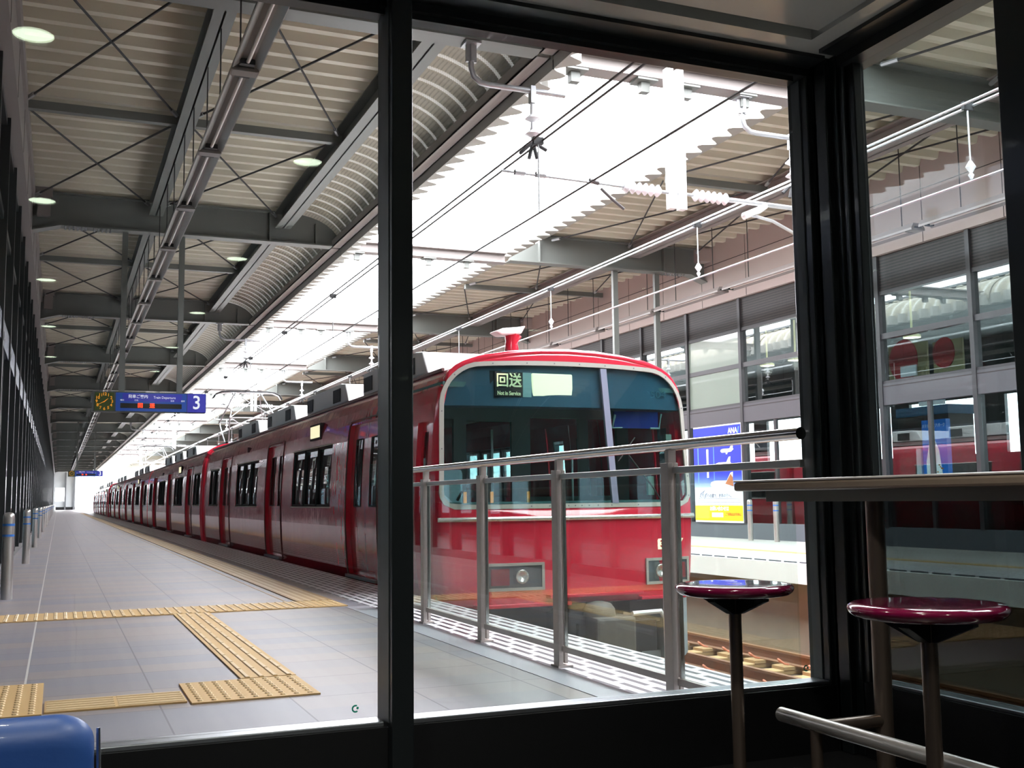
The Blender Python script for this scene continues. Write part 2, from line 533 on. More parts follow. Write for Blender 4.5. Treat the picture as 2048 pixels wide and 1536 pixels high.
# platforms, track bed
struct('platform_near', MB().box(-0.78, 3.46, -0.4, 2.56, YF, 0.0).box(2.56, 3.46, -0.3, 3.27, YF, -0.012), MT['tiles'], 'grey tiled platform floor with pinkish bands beside the red train')
struct('platform_near_grating', MB().box(2.56, 3.46, -0.03, 3.27, YF, 0.0), MT['grate'], 'white slotted grating strip along the near platform edge')
struct('platform_near_curb', MB().box(2.36, 3.46, -0.01, 2.56, 9.55, 0.003), mat('pale_curb', (172, 172, 180), 0.4), 'pale stone border between tiles and grating')
struct('platform_near_wall', MB().box(2.9, -6, -1.3, 3.05, YF, -0.3), MT['concrete'], 'concrete wall under the near platform edge')
struct('track_bed', MB().box(3.05, -8, -1.5, 10.1, YF + 120, -1.3), MT['trackbed'], 'brown concrete track bed between the platforms')
struct('platform_far', MB().box(10.4, -8, -0.35, 13.9, YF, 0.0), mat_stripes_y('far_platform_floor', 0.6, 0.02, (196, 194, 190), (140, 138, 136), 'Y', 0.5, 0), 'pale floor of the opposite platform')
struct('platform_far_grating', MB().box(9.62, -8, -0.02, 10.4, YF, 0.0), MT['grate'], 'slotted grating along the opposite platform edge')
struct('platform_far_edge', MB().box(9.55, -8, -0.30, 10.1, YF, -0.02), MT['slabedge'], 'white edge slab of the opposite platform')
struct('platform_far_wall', MB().box(9.9, -8, -1.5, 10.2, YF, -0.30), MT['concrete'], 'stained concrete wall under the opposite platform')
for y in [3.0 + 2.4 * k for k in range(14)]:
    pass
tag(MB().box(10.95, -8, 0.0, 11.15, YF, 0.008).build('tactile_strip', MT['tactile']), 'yellow tactile strip along the opposite platform', 'tactile paving')

# station end wall, plus an unseen cover added over the gap to hold back skylight
struct('gap_skylight_block', MB().box(4.2, -8, 6.7, 9.8, 2.0, 6.9), MT['grey'])
struct('wall_building_end', MB().box(-6.5, -8.3, -1.5, 21, -8, 6.9), MT['inner'])
# corrugated roof decks: ribs run across the platform
def deck(x0, x1, z, y0, y1, per=0.43, amp=0.14):
    mb = MB(); prof = []
    y = y0
    while y < y1:
        for t, h in ((0.0, 0), (0.26, 0), (0.36, 0.85), (0.48, 1), (0.80, 1), (0.90, 0.85)):
            prof.append((y + t * per, h * amp))
        y += per
    n = len(prof)
    for x in (x0, x1):
        for (yy, h) in prof: mb.v.append((x, yy, z + h))
    for x in (x1, x0):
        for (yy, h) in prof: mb.v.append((x, yy, z + h + 0.02))
    for k in range(n - 1):
        for a in range(4):
            b = (a + 1) % 4
            mb.f.append((a * n + k, b * n + k, b * n + k + 1, a * n + k + 1))
    return mb
struct('roof_deck_near', deck(-0.75, 4.25, 6.63, -8, YF), MT['deck'], 'cream corrugated roof deck over the near platform')
struct('roof_deck_far', deck(9.62, 14.0, 6.63, -8, YF), MT['deck'], 'cream corrugated roof deck over the opposite platform')
# unseen slabs over the decks, added to keep daylight out
struct('roof_cover_near', MB().box(-6.5, -8, 6.80, 4.25, YF + .3, 6.86), MT['grey'])
struct('roof_cover_far', MB().box(9.75, -8, 6.80, 30, YF, 6.86), MT['grey'])

# curved perforated panel at the roof edge, its corrugated lip and the gutter
def arc_pts(n=14):
    cx, cz, rx, rz = 4.15, 6.02, 1.05, 0.70
    return [(cx + rx * math.sin(PI / 2 * k / n), cz + rz * math.cos(PI / 2 * k / n)) for k in range(n + 1)]
def curved_panel(y0, y1):
    mb = MB(); pts = arc_pts(); uv = []
    L = [0]
    for k in range(1, len(pts)):
        L.append(L[-1] + math.hypot(pts[k][0] - pts[k - 1][0], pts[k][1] - pts[k - 1][1]))
    n = len(pts)
    ys = []
    y = y0
    while y < y1 - 0.01:
        ys += [y, y + 0.11, y + 0.15, y + 0.39]
        y += 0.43
    ys.append(y1)
    for j, y in enumerate(ys):
        off = 0.010 if j % 4 in (2, 3) else 0.0
        for k, (px, pz) in enumerate(pts):
            a = PI / 2 * k / (n - 1)
            mb.v.append((px - off * math.sin(a), min(y, y1), pz - off * math.cos(a)))
            uv.append((L[k], y))
    for j in range(len(ys) - 1):
        for k in range(n - 1):
            mb.f.append((j * n + k, j * n + k + 1, (j + 1) * n + k + 1, (j + 1) * n + k))
    # outer skin
    return mb, uv
def lip(y0, y1, xb=5.16, amp=0.21, z0=5.86, z1=6.12, back=5.14):
    mb = MB(); n = int((y1 - y0) / 0.43 * 10)
    ring = []
    for k in range(n + 1):
        y = y0 + (y1 - y0) * k / n
        t = (y / 0.43) % 1
        wv = (1 - t / 0.62) if t < 0.62 else ((t - 0.62) / 0.30 if t < 0.92 else 1.0)
        wv = wv * wv * (3 - 2 * wv)
        ring.append((xb + amp * wv, y))
    for z in (z0, z1):
        for (x, y) in ring: mb.v.append((x, y, z))
    for z in (z0, z1):
        for (x, y) in ring: mb.v.append((back, y, z))
    m = n + 1
    for k in range(n):
        mb.f.append((k, k + 1, m + k + 1, m + k))
        mb.f.append((2 * m + k, k + 0, k + 1, 2 * m + k + 1))
        mb.f.append((3 * m + k, 3 * m + k + 1, m + k + 1, m + k))
        mb.f.append((2 * m + k, 2 * m + k + 1, 3 * m + k + 1, 3 * m + k))
    return mb
edges = [-8] + BY
for i in range(len(BY)):
    y0, y1 = edges[i] + 0.014, edges[i + 1] - 0.014
    mb, uv = curved_panel(y0, y1)
    o = mb.build('curved_roof_panel', MT['perf'], uv=uv, smooth=True, org=(4.15, y0, 6.0))
    where = 'above the waiting room' if i == 0 else 'between the %s and %s roof beams' % (nth(i - 1), nth(i))
    tag(o, 'perforated curved metal eave panel %s' % where, 'roof panel', 'perforated curved eave panels')
    if i < 9:
        lip(y0, y1).build('eave_lip', MT['cladding'], o)
struct('roof_edge_far_lips', lip(BY[8], BY[-1]), MT['cladding'])
for i in range(len(BY)):
    y0, y1 = edges[i], edges[i + 1]
    o = MB().box(4.94, y0 + .05, 6.0, 5.13, y1 - .05, 6.02).box(5.11, y0 + .05, 6.0, 5.13, y1 - .05, 6.16).box(4.94, y0 + .05, 6.0, 4.96, y1 - .05, 6.14) \
        .build('gutter', MT['steel_lt'], org=(5.03, y0, 6.0))
    where = 'above the waiting room' if i == 0 else 'ending at the %s roof beam from the window' % nth(i)
    tag(o, 'steel gutter along the near roof edge, %s' % where, 'gutter', 'roof edge gutter sections')

for i in range(9):
    y0, y1 = edges[i] + .02, edges[i + 1] - .02
    o = lip(y0, y1, 9.62, -0.24, 6.56, 6.80, 9.66).build('eave_lip', MT['cladding'], org=(9.6, y0, 6.6))
    tag(o, 'corrugated eave lip of the opposite roof, %s' % ('over the waiting room end' if i == 0 else 'ending at the %s roof beam' % nth(i)), 'roof edge', 'corrugated lips of the opposite roof')
# roof steelwork --------------------------------------------------
def ibeam_x(mb, x0, x1, y, z0, z1, fw=0.14, t=0.025):
    mb.box(x0, y - t / 2, z0, x1, y + t / 2, z1)
    mb.box(x0, y - fw, z0 - 0.0, x1, y + fw, z0 + t)
    mb.box(x0, y - fw, z1 - t, x1, y + fw, z1)
def bolts(mb, x0, n, y, z):
    for k in range(n):
        for dy in (-0.08, 0.08):
            x = x0 + k * 0.07
            mb.prism([(x + .018 * math.cos(a), y + dy + .018 * math.sin(a)) for a in [PI / 3 * j for j in range(6)]], 'Z', z - 0.03, z)
beam0 = None
for i, y in enumerate(BY):
    near = nth(i) if i else 'nearest'
    if beam0 is None:
        b = thing('roof_beam', (-0.6, y, 6.0), 'x', 'roof beam', 'near platform roof beams')
        mb = MB(); t = 0.025
        # web with rounded end towards the tracks and haunch towards the wall
        web = [(-0.6, 5.9), (-0.1, 6.03), (4.92, 6.03)] + [(4.15 + 0.98 * math.sin(a), 6.02 + 0.62 * math.cos(a)) for a in [PI / 2 - PI / 2 * k / 8 for k in range(9)]] + [(-0.6, 6.62)]
        mb.prism(web, 'Y', y - t / 2, y + t / 2)
        mb.box(-0.1, y - .14, 6.005, 4.95, y + .14, 6.03)
        mb.prism([(-0.6, 5.875), (-0.1, 6.005), (-0.1, 6.03), (-0.6, 5.9)], 'Y', y - .14, y + .14)
        mb.box(-0.6, y - .14, 6.60, 4.2, y + .14, 6.625)
        mb.build('beam_web_and_flanges', MT['steel'], b)
        st = MB()
        for x in (3.7,):
            st.box(x - .01, y - .13, 6.03, x + .01, y + .13, 6.6)
        st.box(0.55, y - .016, 6.03, 0.57, y + .016, 6.6).box(4.6, y - .13, 6.03, 4.62, y + .13, 6.45)
        st.build('stiffener', MT['steel'], b)
        bo = MB(); bolts(bo, -0.02, 6, y, 6.005); bolts(bo, 0.48, 5, y, 6.005)
        bo.build('bolt_row', MT['galv'], b)
        MB().box(-0.55, y - .2, 6.5, -0.25, y - .02, 6.72).box(-0.5, y - .18, 6.15, -0.28, y - .04, 6.5).build('end_bracket', MT['steel_lt'], b)
        beam0 = b
    else:
        b = copy_tree(beam0, (-0.6, y, 6.0))
    b['label'] = 'grey steel roof beam over the near platform, %s from the window' % near
farb = None
for i, y in enumerate(BY[:12]):
    if farb is None:
        b = thing('roof_beam', (13.8, y, 6.0), 'x', 'roof beam', 'opposite platform roof beams')
        mb = MB()
        web = [(8.8, 6.03), (13.3, 6.03), (13.8, 5.85), (13.8, 6.62), (9.75, 6.62), (9.3, 6.35), (8.85, 6.10)]
        mb.prism(web, 'Y', y - .0125, y + .0125)
        mb.box(8.8, y - .14, 6.005, 13.3, y + .14, 6.03)
        mb.prism([(13.3, 6.005), (13.8, 5.82), (13.8, 5.85), (13.3, 6.03)], 'Y', y - .14, y + .14)
        mb.box(9.75, y - .14, 6.60, 13.8, y + .14, 6.625)
        mb.build('beam_web_and_flanges', MT['steel'], b)
        MB().box(9.5, y - .12, 6.03, 9.52, y + .12, 6.5).box(12.6, y - .12, 6.03, 12.62, y + .12, 6.6).build('stiffener', MT['steel'], b)
        bo = MB(); bolts(bo, 12.65, 8, y, 6.005)
        bo.build('bolt_row', MT['galv'], b)
        MB().box(13.45, y - .3, 6.3, 13.85, y - .02, 6.62).build('end_bracket', MT['pink'], b)
        farb = b
    else:
        b = copy_tree(farb, (13.8, y, 6.0))
    b['label'] = 'grey roof beam over the opposite platform, %s from the window' % nth(i)
# slim beams crossing the open gap
gb = None
for i, y in enumerate(BY[:12]):
    if gb is None:
        y += 0.3
        b = thing('gap_beam', (5.15, y, 6.1), 'x', 'cross beam', 'slim beams across the open sky gap')
        MB().box(5.2, y - .13, 6.02, 8.85, y + .13, 6.045).box(5.2, y - .01, 6.04, 8.85, y + .01, 6.24).box(5.2, y - .13, 6.22, 8.85, y + .13, 6.245).build('flanges', MT['steel_lt'], b)
        p = MB()
        for x in (5.55, 6.5, 7.1, 7.95): p.box(x - .14, y - .12, 5.99, x + .14, y + .12, 6.02).box(x - .06, y - .05, 5.86, x + .06, y + .05, 5.99)
        p.build('base_plate', MT['steel'], b)
        gb = b
    else:
        b = copy_tree(gb, (5.15, y + .3, 6.1))
    b['label'] = 'pale slim steel beam crossing the sky gap, %s from the window' % nth(i)

def purlin(x0, x1, z0, z1, y0, y1, label, m, group):
    o = MB().box(x0, y0, z0, x1, y1, z0 + .025).box((x0 + x1) / 2 - .012, y0, z0, (x0 + x1) / 2 + .012, y1, z1).box(x0, y0, z1 - .025, x1, y1, z1)
    ob = o.build('purlin', m, org=((x0 + x1) / 2, y0, z0))
    tag(ob, label, 'purlin', group)
    return ob
def brace(p1, p2, p3, p4, label, group='roof bracing rods'):
    b = thing('cross_brace', p1, label, 'bracing rods', group)
    for a, c in ((p1, p2), (p3, p4)):
        MB().tube([a, c], 0.016, 6).build('rod', MT['under'], b)
    for a, c in ((p1, p2), (p3, p4)):
        a, c = Vector(a), Vector(c); d = (c - a).normalized()
        MB().tube([c - d * .25, c - d * .02], 0.032, 6).build('turnbuckle', MT['galv'], b)
    return b
NB = 9
for i in range(len(BY)):
    y0, y1 = edges[i] if i else 0.7, edges[i + 1] if i < len(edges) - 1 else YF
    w_ = 'over the waiting room' if i == 0 else 'beyond the %s roof beam' % nth(i - 1)
    purlin(1.43, 1.68, 6.32, 6.60, y0 + .15, y1 - .15, 'central roof purlin above the strip lights, %s' % w_, MT['steel'], 'near roof purlins')
    purlin(3.79, 4.09, 6.28, 6.62, y0 + .15, y1 - .15, 'wide roof purlin beside the curved eave, %s' % w_, MT['steel'], 'near roof purlins')
    if i < NB:
        purlin(11.65, 11.95, 6.28, 6.60, y0 + .15, y1 - .15, 'roof purlin over the opposite platform, %s' % w_, MT['steel_lt'], 'opposite roof purlins')
    ym = (y0 + y1) / 2
    o = MB().box(-0.55, ym - .06, 6.42, 3.9, ym + .06, 6.54).build('roof_strut', MT['steel'], org=(-0.55, ym, 6.42))
    tag(o, 'small cross strut under the near roof deck, %s' % w_, 'roof strut', 'near roof struts')
    if i < NB:
        o = MB().box(9.7, ym - .06, 6.42, 13.8, ym + .06, 6.54).build('roof_strut', MT['steel'], org=(13.8, ym, 6.42))
        tag(o, 'small cross strut under the opposite roof deck, %s' % w_, 'roof strut', 'opposite roof struts')
    if i < 7:
        for h, (a, b_) in enumerate(((y0, ym), (ym, y1))):
            pos = 'near half' if h == 0 else 'far half'
            for (xa, xb, nm) in ((-0.55, 1.43, 'by the left wall'), (1.68, 3.8, 'by the near eave')):
                brace((xa, a + .2, 6.5), (xb, b_ - .2, 6.5), (xb, a + .2, 6.5), (xa, b_ - .2, 6.5),
                      'crossed tie rods %s, %s, %s' % (nm, pos, w_))
            if i < 5:
                for (xa, xb, nm) in ((9.75, 11.65, 'by the opposite roof edge'), (11.95, 13.4, 'by the pink wall')):
                    brace((xa, a + .2, 6.5), (xb, b_ - .2, 6.5), (xb, a + .2, 6.5), (xa, b_ - .2, 6.5),
                          'crossed tie rods %s, %s, %s' % (nm, pos, w_))

# near side glass wall of the concourse ---------------------------------
struct('wall_left_fascia', MB().box(-0.95, 3.5, 5.75, -0.58, YF, 6.75).box(-0.58, 3.5, 6.35, -0.54, YF, 6.63), MT['steel_lt'], 'grey metal fascia above the glass wall on the left')
jm = MB()
y = 5.0
while y < YF:
    jm.box(-0.578, y, 5.75, -0.574, y + 0.012, 6.35); y += 2.2
struct('wall_left_fascia_joints', jm, MT['joint'])
struct('wall_left_band', MB().box(-0.86, 3.5, 2.95, -0.70, YF, 3.28), mat('door_track_band', (112, 120, 138), 0.22, metal=0.5), 'blue-grey door track band along the glass wall on the left')
struct('wall_left_transom', MB().box(-0.84, 3.5, 4.45, -0.72, YF, 4.55).box(-0.84, 3.5, 5.65, -0.72, YF, 5.76), MT['frame'])
struct('wall_left_base', MB().box(-0.84, 3.5, 0.0, -0.72, YF, 0.12), MT['frame'])
W0 = None
k = 0
y = 3.6
while y < YF - 2.2:
    if W0 is None:
        f = MB().box(-0.84, y, 0.12, -0.68, y + .10, 5.75).box(-0.80, y + 1.12, 0.12, -0.72, y + 1.17, 2.95)
        W0 = f.build('window_5', MT['frame'], org=(-0.8, y, 0)); W0['kind'] = 'structure'
        MB().box(-0.78, y + .10, 0.12, -0.77, y + 2.2, 2.95).build('pane', MT['glass_left'], W0)
        MB().box(-0.78, y + .10, 3.28, -0.77, y + 2.2, 5.7).build('pane', MT['glass_dark'], W0)
        MB().box(-0.74, y + 0.5, 3.02, -0.69, y + 0.6, 3.12).build('sensor', MT['black'], W0)
        o = W0
    else:
        o = copy_tree(W0, (-0.8, y, 0))
        o.name = 'window_%d' % (5 + k)
    k += 1; y += 2.2
NW = 5 + k
# concourse behind the left glass: floor, soffit, back wall with daylight openings
struct('concourse_left_floor', MB().box(-6.5, 3.5, -0.2, -0.78, YF, -0.01), MT['roomfloor'])
struct('concourse_left_soffit', MB().box(-6.5, 3.5, 5.72, -0.95, YF, 5.8), MT['inner'])
bw = MB(); y = 3.5
while y < YF:
    bw.box(-6.5, y, 0, -6.4, y + 1.4, 5.8)
    if y > 14:
        bw.box(-6.5, y + 1.4, 0, -6.4, y + 4.4, 0.5).box(-6.5, y + 1.4, 2.35, -6.4, y + 4.4, 5.8)
    else:
        bw.box(-6.5, y + 1.4, 0, -6.4, y + 4.4, 5.8)
    y += 4.4
struct('wall_concourse_left_back', bw, MT['inner'])
struct('wall_concourse_left_end', MB().box(-6.5, 3.5, 0, -0.86, 3.6, 5.8), MT['inner'])

# end wall of the platform
ew = MB().box(-0.8, YF, 0, 0.95, YF + .2, 1.4).box(-0.8, YF, 3.5, 0.95, YF + .2, 6.8).box(0.95, YF, 0, 2.6, YF + .2, 6.8).box(-0.8, YF, 1.4, -0.45, YF + .2, 3.5)
struct('wall_end', ew, MT['endwall'], 'pale wall closing the far end of the platform')
struct('wall_end_base', MB().box(-0.3, YF - .03, 0.0, 2.6, YF, 0.45), MT['black'])
for x in (1.05, 2.35):
    o = MB().box(x - .12, YF - .4, 0, x + .12, YF - .1, 6.0).build('column', MT['grey'], org=(x, YF - .25, 0))
    tag(o, 'slim grey column before the far end wall, %s' % ('beside the bright window' if x < 2 else 'at the track edge'), 'column', 'columns at the far end')

# opposite side facade -----------------------------------------------
FX = 13.85
MY = [22.2 - 2.2 * k for k in range(11)]          # mullions in view, going towards the viewer
ally = [22.2 + 2.2 * k for k in range(1, 19)][::-1] + MY
struct('wall_right_base', MB().box(FX - .05, -6, 0, FX + .1, 22.2, 0.34).box(FX - .05, 22.2, 0, FX + .1, YF, .34), MT['fac_base'], 'blue-grey base panels of the opposite facade')
struct('wall_right_band', MB().box(FX - .06, -6, 2.53, FX + .1, YF, 2.92), MT['fac'], 'grey door head band of the opposite facade')
struct('wall_right_band_joint', MB().box(FX - .065, -6, 2.86, FX - .055, YF, 2.875), MT['joint'])
struct('wall_right_transom', MB().box(FX - .05, -6, 3.74, FX + .08, YF, 3.84).box(FX - .05, -6, 2.92, FX + .08, YF, 2.97).box(FX - .05, -6, 4.55, FX + .08, YF, 4.62), MT['fac_mull'])
struct('wall_right_louvre', MB().box(FX - .03, -6, 4.62, FX + .1, YF, 5.28), MT['louver'], 'dark brown louvre band above the opposite windows')
struct('wall_right_upper', MB().box(FX - .12, -6, 5.28, FX + .1, YF, 6.8), MT['pink'], 'pinkish panelled wall above the opposite facade')
jm = MB().box(FX - .124, -6, 6.2, FX - .118, YF, 6.215)
y = -5.0
while y < 60:
    jm.box(FX - .124, y, 5.28, FX - .118, y + .012, 6.8); y += 1.76
struct('wall_right_upper_joints', jm, MT['joint'])
Wf = None
k = 0
for y in sorted(ally):
    if Wf is None:
        f = MB().box(FX - .08, y, 0.34, FX + .08, y + .09, 5.28)
        Wf = f.build('window_5', MT['fac_mull'], org=(FX, y, 0)); Wf['kind'] = 'structure'
        MB().box(FX, y + .09, 2.97, FX + .01, y + 2.2, 4.55).build('pane', MT['glass_fac'], Wf)
        MB().box(FX, y + .09, 0.34, FX + .01, y + 2.2, 2.53).build('pane', MT['glass_fac'], Wf)
        MB().box(FX - .03, y + 1.1, 0.34, FX + .04, y + 1.17, 2.53).build('door_stile', MT['fac_mull'], Wf)
        o = Wf
    else:
        o = copy_tree(Wf, (FX, y, 0))
    o.name = 'window_%d' % (NW + k); k += 1
    if abs(y - 20.0) < .01:
        MB().box(FX - .03, y + .09, 2.97, FX - .01, y + 2.2, 4.55).build('blind', MT['blind'], o, org=None)
struct('wall_right_far', MB().box(FX, 64, 0.3, FX + .02, YF, 4.6), MT['glass_dark'])
# inside of the opposite concourse
struct('concourse_right_floor', MB().box(FX, -6, -0.2, 21, 70, 0.0), MT['inner'])
struct('concourse_right_soffit', MB().box(FX + .1, -6, 4.75, 21, 70, 4.85), MT['inner_lt'])
bw = MB(); y = -6
while y < 70:
    bw.box(21, y, 0, 21.1, y + .7, 4.8)
    bw.box(21, y + .7, 0, 21.1, y + 3.2, 1.9).box(21, y + .7, 3.3, 21.1, y + 3.2, 4.8)
    y += 3.2
struct('wall_concourse_right_back', bw, MT['inner'])
struct('wall_concourse_right_ends', MB().box(FX, -6.1, 0, 21, -6, 4.8).box(FX, 70, 0, 21, 70.1, 4.8), MT['inner'])

# ================================================================== WAITING ROOM
struct('floor', MB().box(-4, -26, -0.1, 2.78, 3.46, 0.0), MT['roomfloor'])
ce = MB().box(-4.2, -26, 2.62, 2.8, 3.1, 2.75)
struct('ceiling', ce, MT['roomceil'], 'glossy grey ceiling panels of the waiting room')
struct('ceiling_grooves', MB().box(-4, 3.1, 2.66, 2.55, 3.16, 2.7).box(2.47, -20, 2.66, 2.53, 3.16, 2.7).box(1.66, -26, 2.612, 1.675, 3.1, 2.6205), MT['groove'])
struct('ceiling_edge', MB().box(-4, 3.14, 2.60, 2.80, 3.5, 2.75).box(2.52, -20, 2.60, 2.8, 3.14, 2.75), MT['roomceil'])
struct('roof_waiting_room', MB().box(-4.3, -26.2, 2.9, 2.9, 3.5, 3.0).box(-4.3, 3.4, 2.7, 2.9, 3.5, 2.95).box(2.8, -26, 2.7, 2.9, 3.5, 2.95), MT['grey'])
struct('wall_back', MB().box(-4.2, -26.2, 0, 2.8, -26, 2.9), MT['black'])
struct('wall_left', MB().box(-4.2, -26, 0, -4, 3.46, 2.9), MT['black'])
struct('wall_front', MB().box(-4.0, 3.33, 0, 2.7, 3.46, 0.235), MT['black'], 'black panel below the front window')
struct('wall_right', MB().box(2.68, -26, 0, 2.8, 3.2, 0.262), MT['black'], 'black panel below the side window')
struct('trim_1', MB().box(-4.0, 3.345, 0.235, 0.95, 3.43, 0.25).box(1.03, 3.345, 0.235, 2.645, 3.43, 0.25), MT['sill'], 'thin bright aluminium sill of the front window', bevel=0.003)
struct('trim_2', MB().box(2.69, -20, 0.262, 2.76, 3.15, 0.275), MT['sill'], 'thin aluminium sill of the side window', bevel=0.003)
# mullion between the two front panes
m1 = MB().box(0.96, 3.29, 0.1, 1.03, 3.46, 2.62)
o = struct('trim_3', m1, MT['frame'], 'black vertical mullion between the two front panes', bevel=0.004)
struct('trim_4', MB().box(0.957, 3.32, 0.25, 0.961, 3.43, 2.6), MT['frame_lit_side'])  # daylit left face of the mullion, put in as a lighter strip
# head of the front windows, stepped
struct('trim_5', MB().box(-4, 3.34, 2.555, 2.66, 3.46, 2.60).box(-4, 3.24, 2.585, 2.66, 3.34, 2.60).box(-4, 3.36, 2.535, 2.6, 3.375, 2.56), MT['frame'], 'black window head of the front window')
struct('trim_6', MB().box(2.68, -20, 2.545, 2.8, 3.2, 2.60).box(2.60, -20, 2.585, 2.68, 3.2, 2.60), MT['frame'], 'black window head of the side window')
# corner post
cp = MB().box(2.645, 3.34, 0.0, 2.67, 3.46, 2.6).box(2.665, 3.31, 0.0, 2.69, 3.46, 2.6).box(2.69, 3.22, 0.0, 2.80, 3.46, 2.6) \
    .box(2.665, 3.255, 0.0, 2.70, 3.33, 2.6).box(2.70, 3.19, 0.0, 2.80, 3.23, 2.6).box(2.71, 3.145, 0.0, 2.75, 3.20, 2.6)
struct('trim_7', cp, MT['frame'], 'black corner post of the waiting room where the two windows meet', bevel=0.004)
struct('trim_8', MB().box(2.695, 3.187, 0.3, 2.702, 3.195, 2.55).box(2.640, 3.38, .25, 2.645, 3.43, 2.55), MT['frame_lit_side'])  # corner post edges in the same lightened, daylit frame colour
struct('trim_9', MB().box(2.62, 2.20, 0.1, 2.80, 2.40, 2.62), MT['frame'], 'black mullion of the side window at the right edge', bevel=0.004)
# panes
def sticker(parent, cx, cz, y, r=0.012):
    mb = MB()
    n = 14
    for k in range(n):
        a0 = math.radians(60 + 250 * k / n); a1 = math.radians(60 + 250 * (k + 1) / n)
        mb.q((cx + r * math.cos(a0), y, cz + r * math.sin(a0)), (cx + r * math.cos(a1), y, cz + r * math.sin(a1)),
             (cx + .58 * r * math.cos(a1), y, cz + .58 * r * math.sin(a1)), (cx + .58 * r * math.cos(a0), y, cz + .58 * r * math.sin(a0)))
    mb.disc_y(cx + .55 * r, y, cz + .15 * r, .34 * r, 10, 0.0005)
    s_ = mb.build('sticker', MT['green'], parent)
    tag(s_, 'small round green sticker')
root = structroot('window_1', (0.9, 3.4, 0.25), 'left front pane of the waiting room window')
MB().box(-3.9, 3.396, 0.25, 0.97, 3.404, 2.56).build('pane', MT['glass'], root)
sticker(root, 0.872, 0.287, 3.394)
root = structroot('window_2', (1.9, 3.4, 0.25), 'right front pane of the waiting room window')
MB().box(1.02, 3.396, 0.25, 2.65, 3.404, 2.56).build('pane', MT['glass'], root)
sticker(root, 2.578, 0.292, 3.394)
root = structroot('window_3', (2.74, 2.8, 0.27), 'side pane of the waiting room window')
MB().box(2.736, 2.38, 0.955, 2.744, 3.15, 2.55).build('pane', MT['glass_r'], root)
MB().box(2.736, 2.38, 0.27, 2.744, 3.15, 0.95).build('dark_pane', MT['glass_film'], root)
root = structroot('window_4', (2.74, 1.0, 0.27), 'side pane nearer the viewer')
MB().box(2.736, -19, 0.955, 2.744, 2.22, 2.55).build('pane', MT['glass_r'], root)
MB().box(2.736, -19, 0.27, 2.744, 2.22, 0.95).build('dark_pane', MT['glass_film'], root)

# recessed downlights (seen mirrored in the panes)
dl = None
rows = [(-0.13, [2.67 - 2.33 * k for k in range(11)], 'row left of the camera'), (1.1, [1.54 - 2.33 * k for k in range(9)], 'row right of the camera')]
for x, ys, rn in rows:
    for k, y in enumerate(ys):
        if dl is None:
            dl = thing('recessed_downlight', (x, y, 2.62), 'x', 'ceiling light', 'recessed ceiling downlights')
            MB().lathe([(0.070, 2.612), (0.070, 2.616)], x, y, 24).build('lens', MT['lampglass'], dl)
            MB().lathe([(0.071, 2.606), (0.086, 2.606), (0.086, 2.619), (0.071, 2.619)], x, y, 24, cap=False).build('trim_ring', MT['lamp_far'], dl)
            o = dl
        else:
            o = copy_tree(dl, (x, y, 2.62))
        if k < 3:
            ld = bpy.data.lights.new('lamp', 'SPOT')
            ld.energy = 60; ld.color = (1.0, 0.97, 0.88); ld.spot_size = 2.2; ld.spot_blend = 0.8; ld.shadow_soft_size = 0.06
            lo = bpy.data.objects.new('lamp_glow', ld)
            COL.objects.link(lo); lo.parent = o; lo.location = (0, 0, -0.03)
        o['label'] = 'round recessed downlight in the ceiling %s, %s to the window' % (rn, nth(k))

# bar table along the side window
t = thing('bar_table', (2.35, 2.2, 0.0), 'long brown bar table with thick edge standing along the side window', 'table')
MB().box(2.10, 0.2, 0.945, 2.60, 3.12, 0.974).build('table_edge', MT['table'], t, bevel=0.008)
MB().box(2.10, 0.2, 0.974, 2.60, 3.12, 0.981).build('tabletop', MT['tabletop'], t, bevel=0.003)
MB().box(2.16, 0.3, 0.910, 2.52, 3.02, 0.945).build('apron', MT['apron'], t)
for yy in (2.56, 0.6):
    MB().tube([(2.21, yy, 0.0), (2.21, yy, 0.93)], 0.026, 20).build('leg', MT['stoolpost'], t, smooth=True)
    MB().lathe([(0.12, 0.0), (0.12, 0.008), (0.03, 0.014)], 2.21, yy, 24).build('foot_plate', MT['stoolpost'], t)
MB().tube([(2.0, 2.76, 0.285), (2.0, 0.2, 0.285)], 0.021, 20).build('foot_rail', MT['stainless'], t, smooth=True)
MB().tube([(2.0, 2.56, 0.285), (2.21, 2.56, 0.285)], 0.019, 16).build('rail_bracket', MT['stoolpost'], t, smooth=True)
MB().tube([(2.0, 2.60, 0.27), (2.0, 2.60, 0.0)], 0.017, 16).build('rail_post', MT['stoolpost'], t, smooth=True)

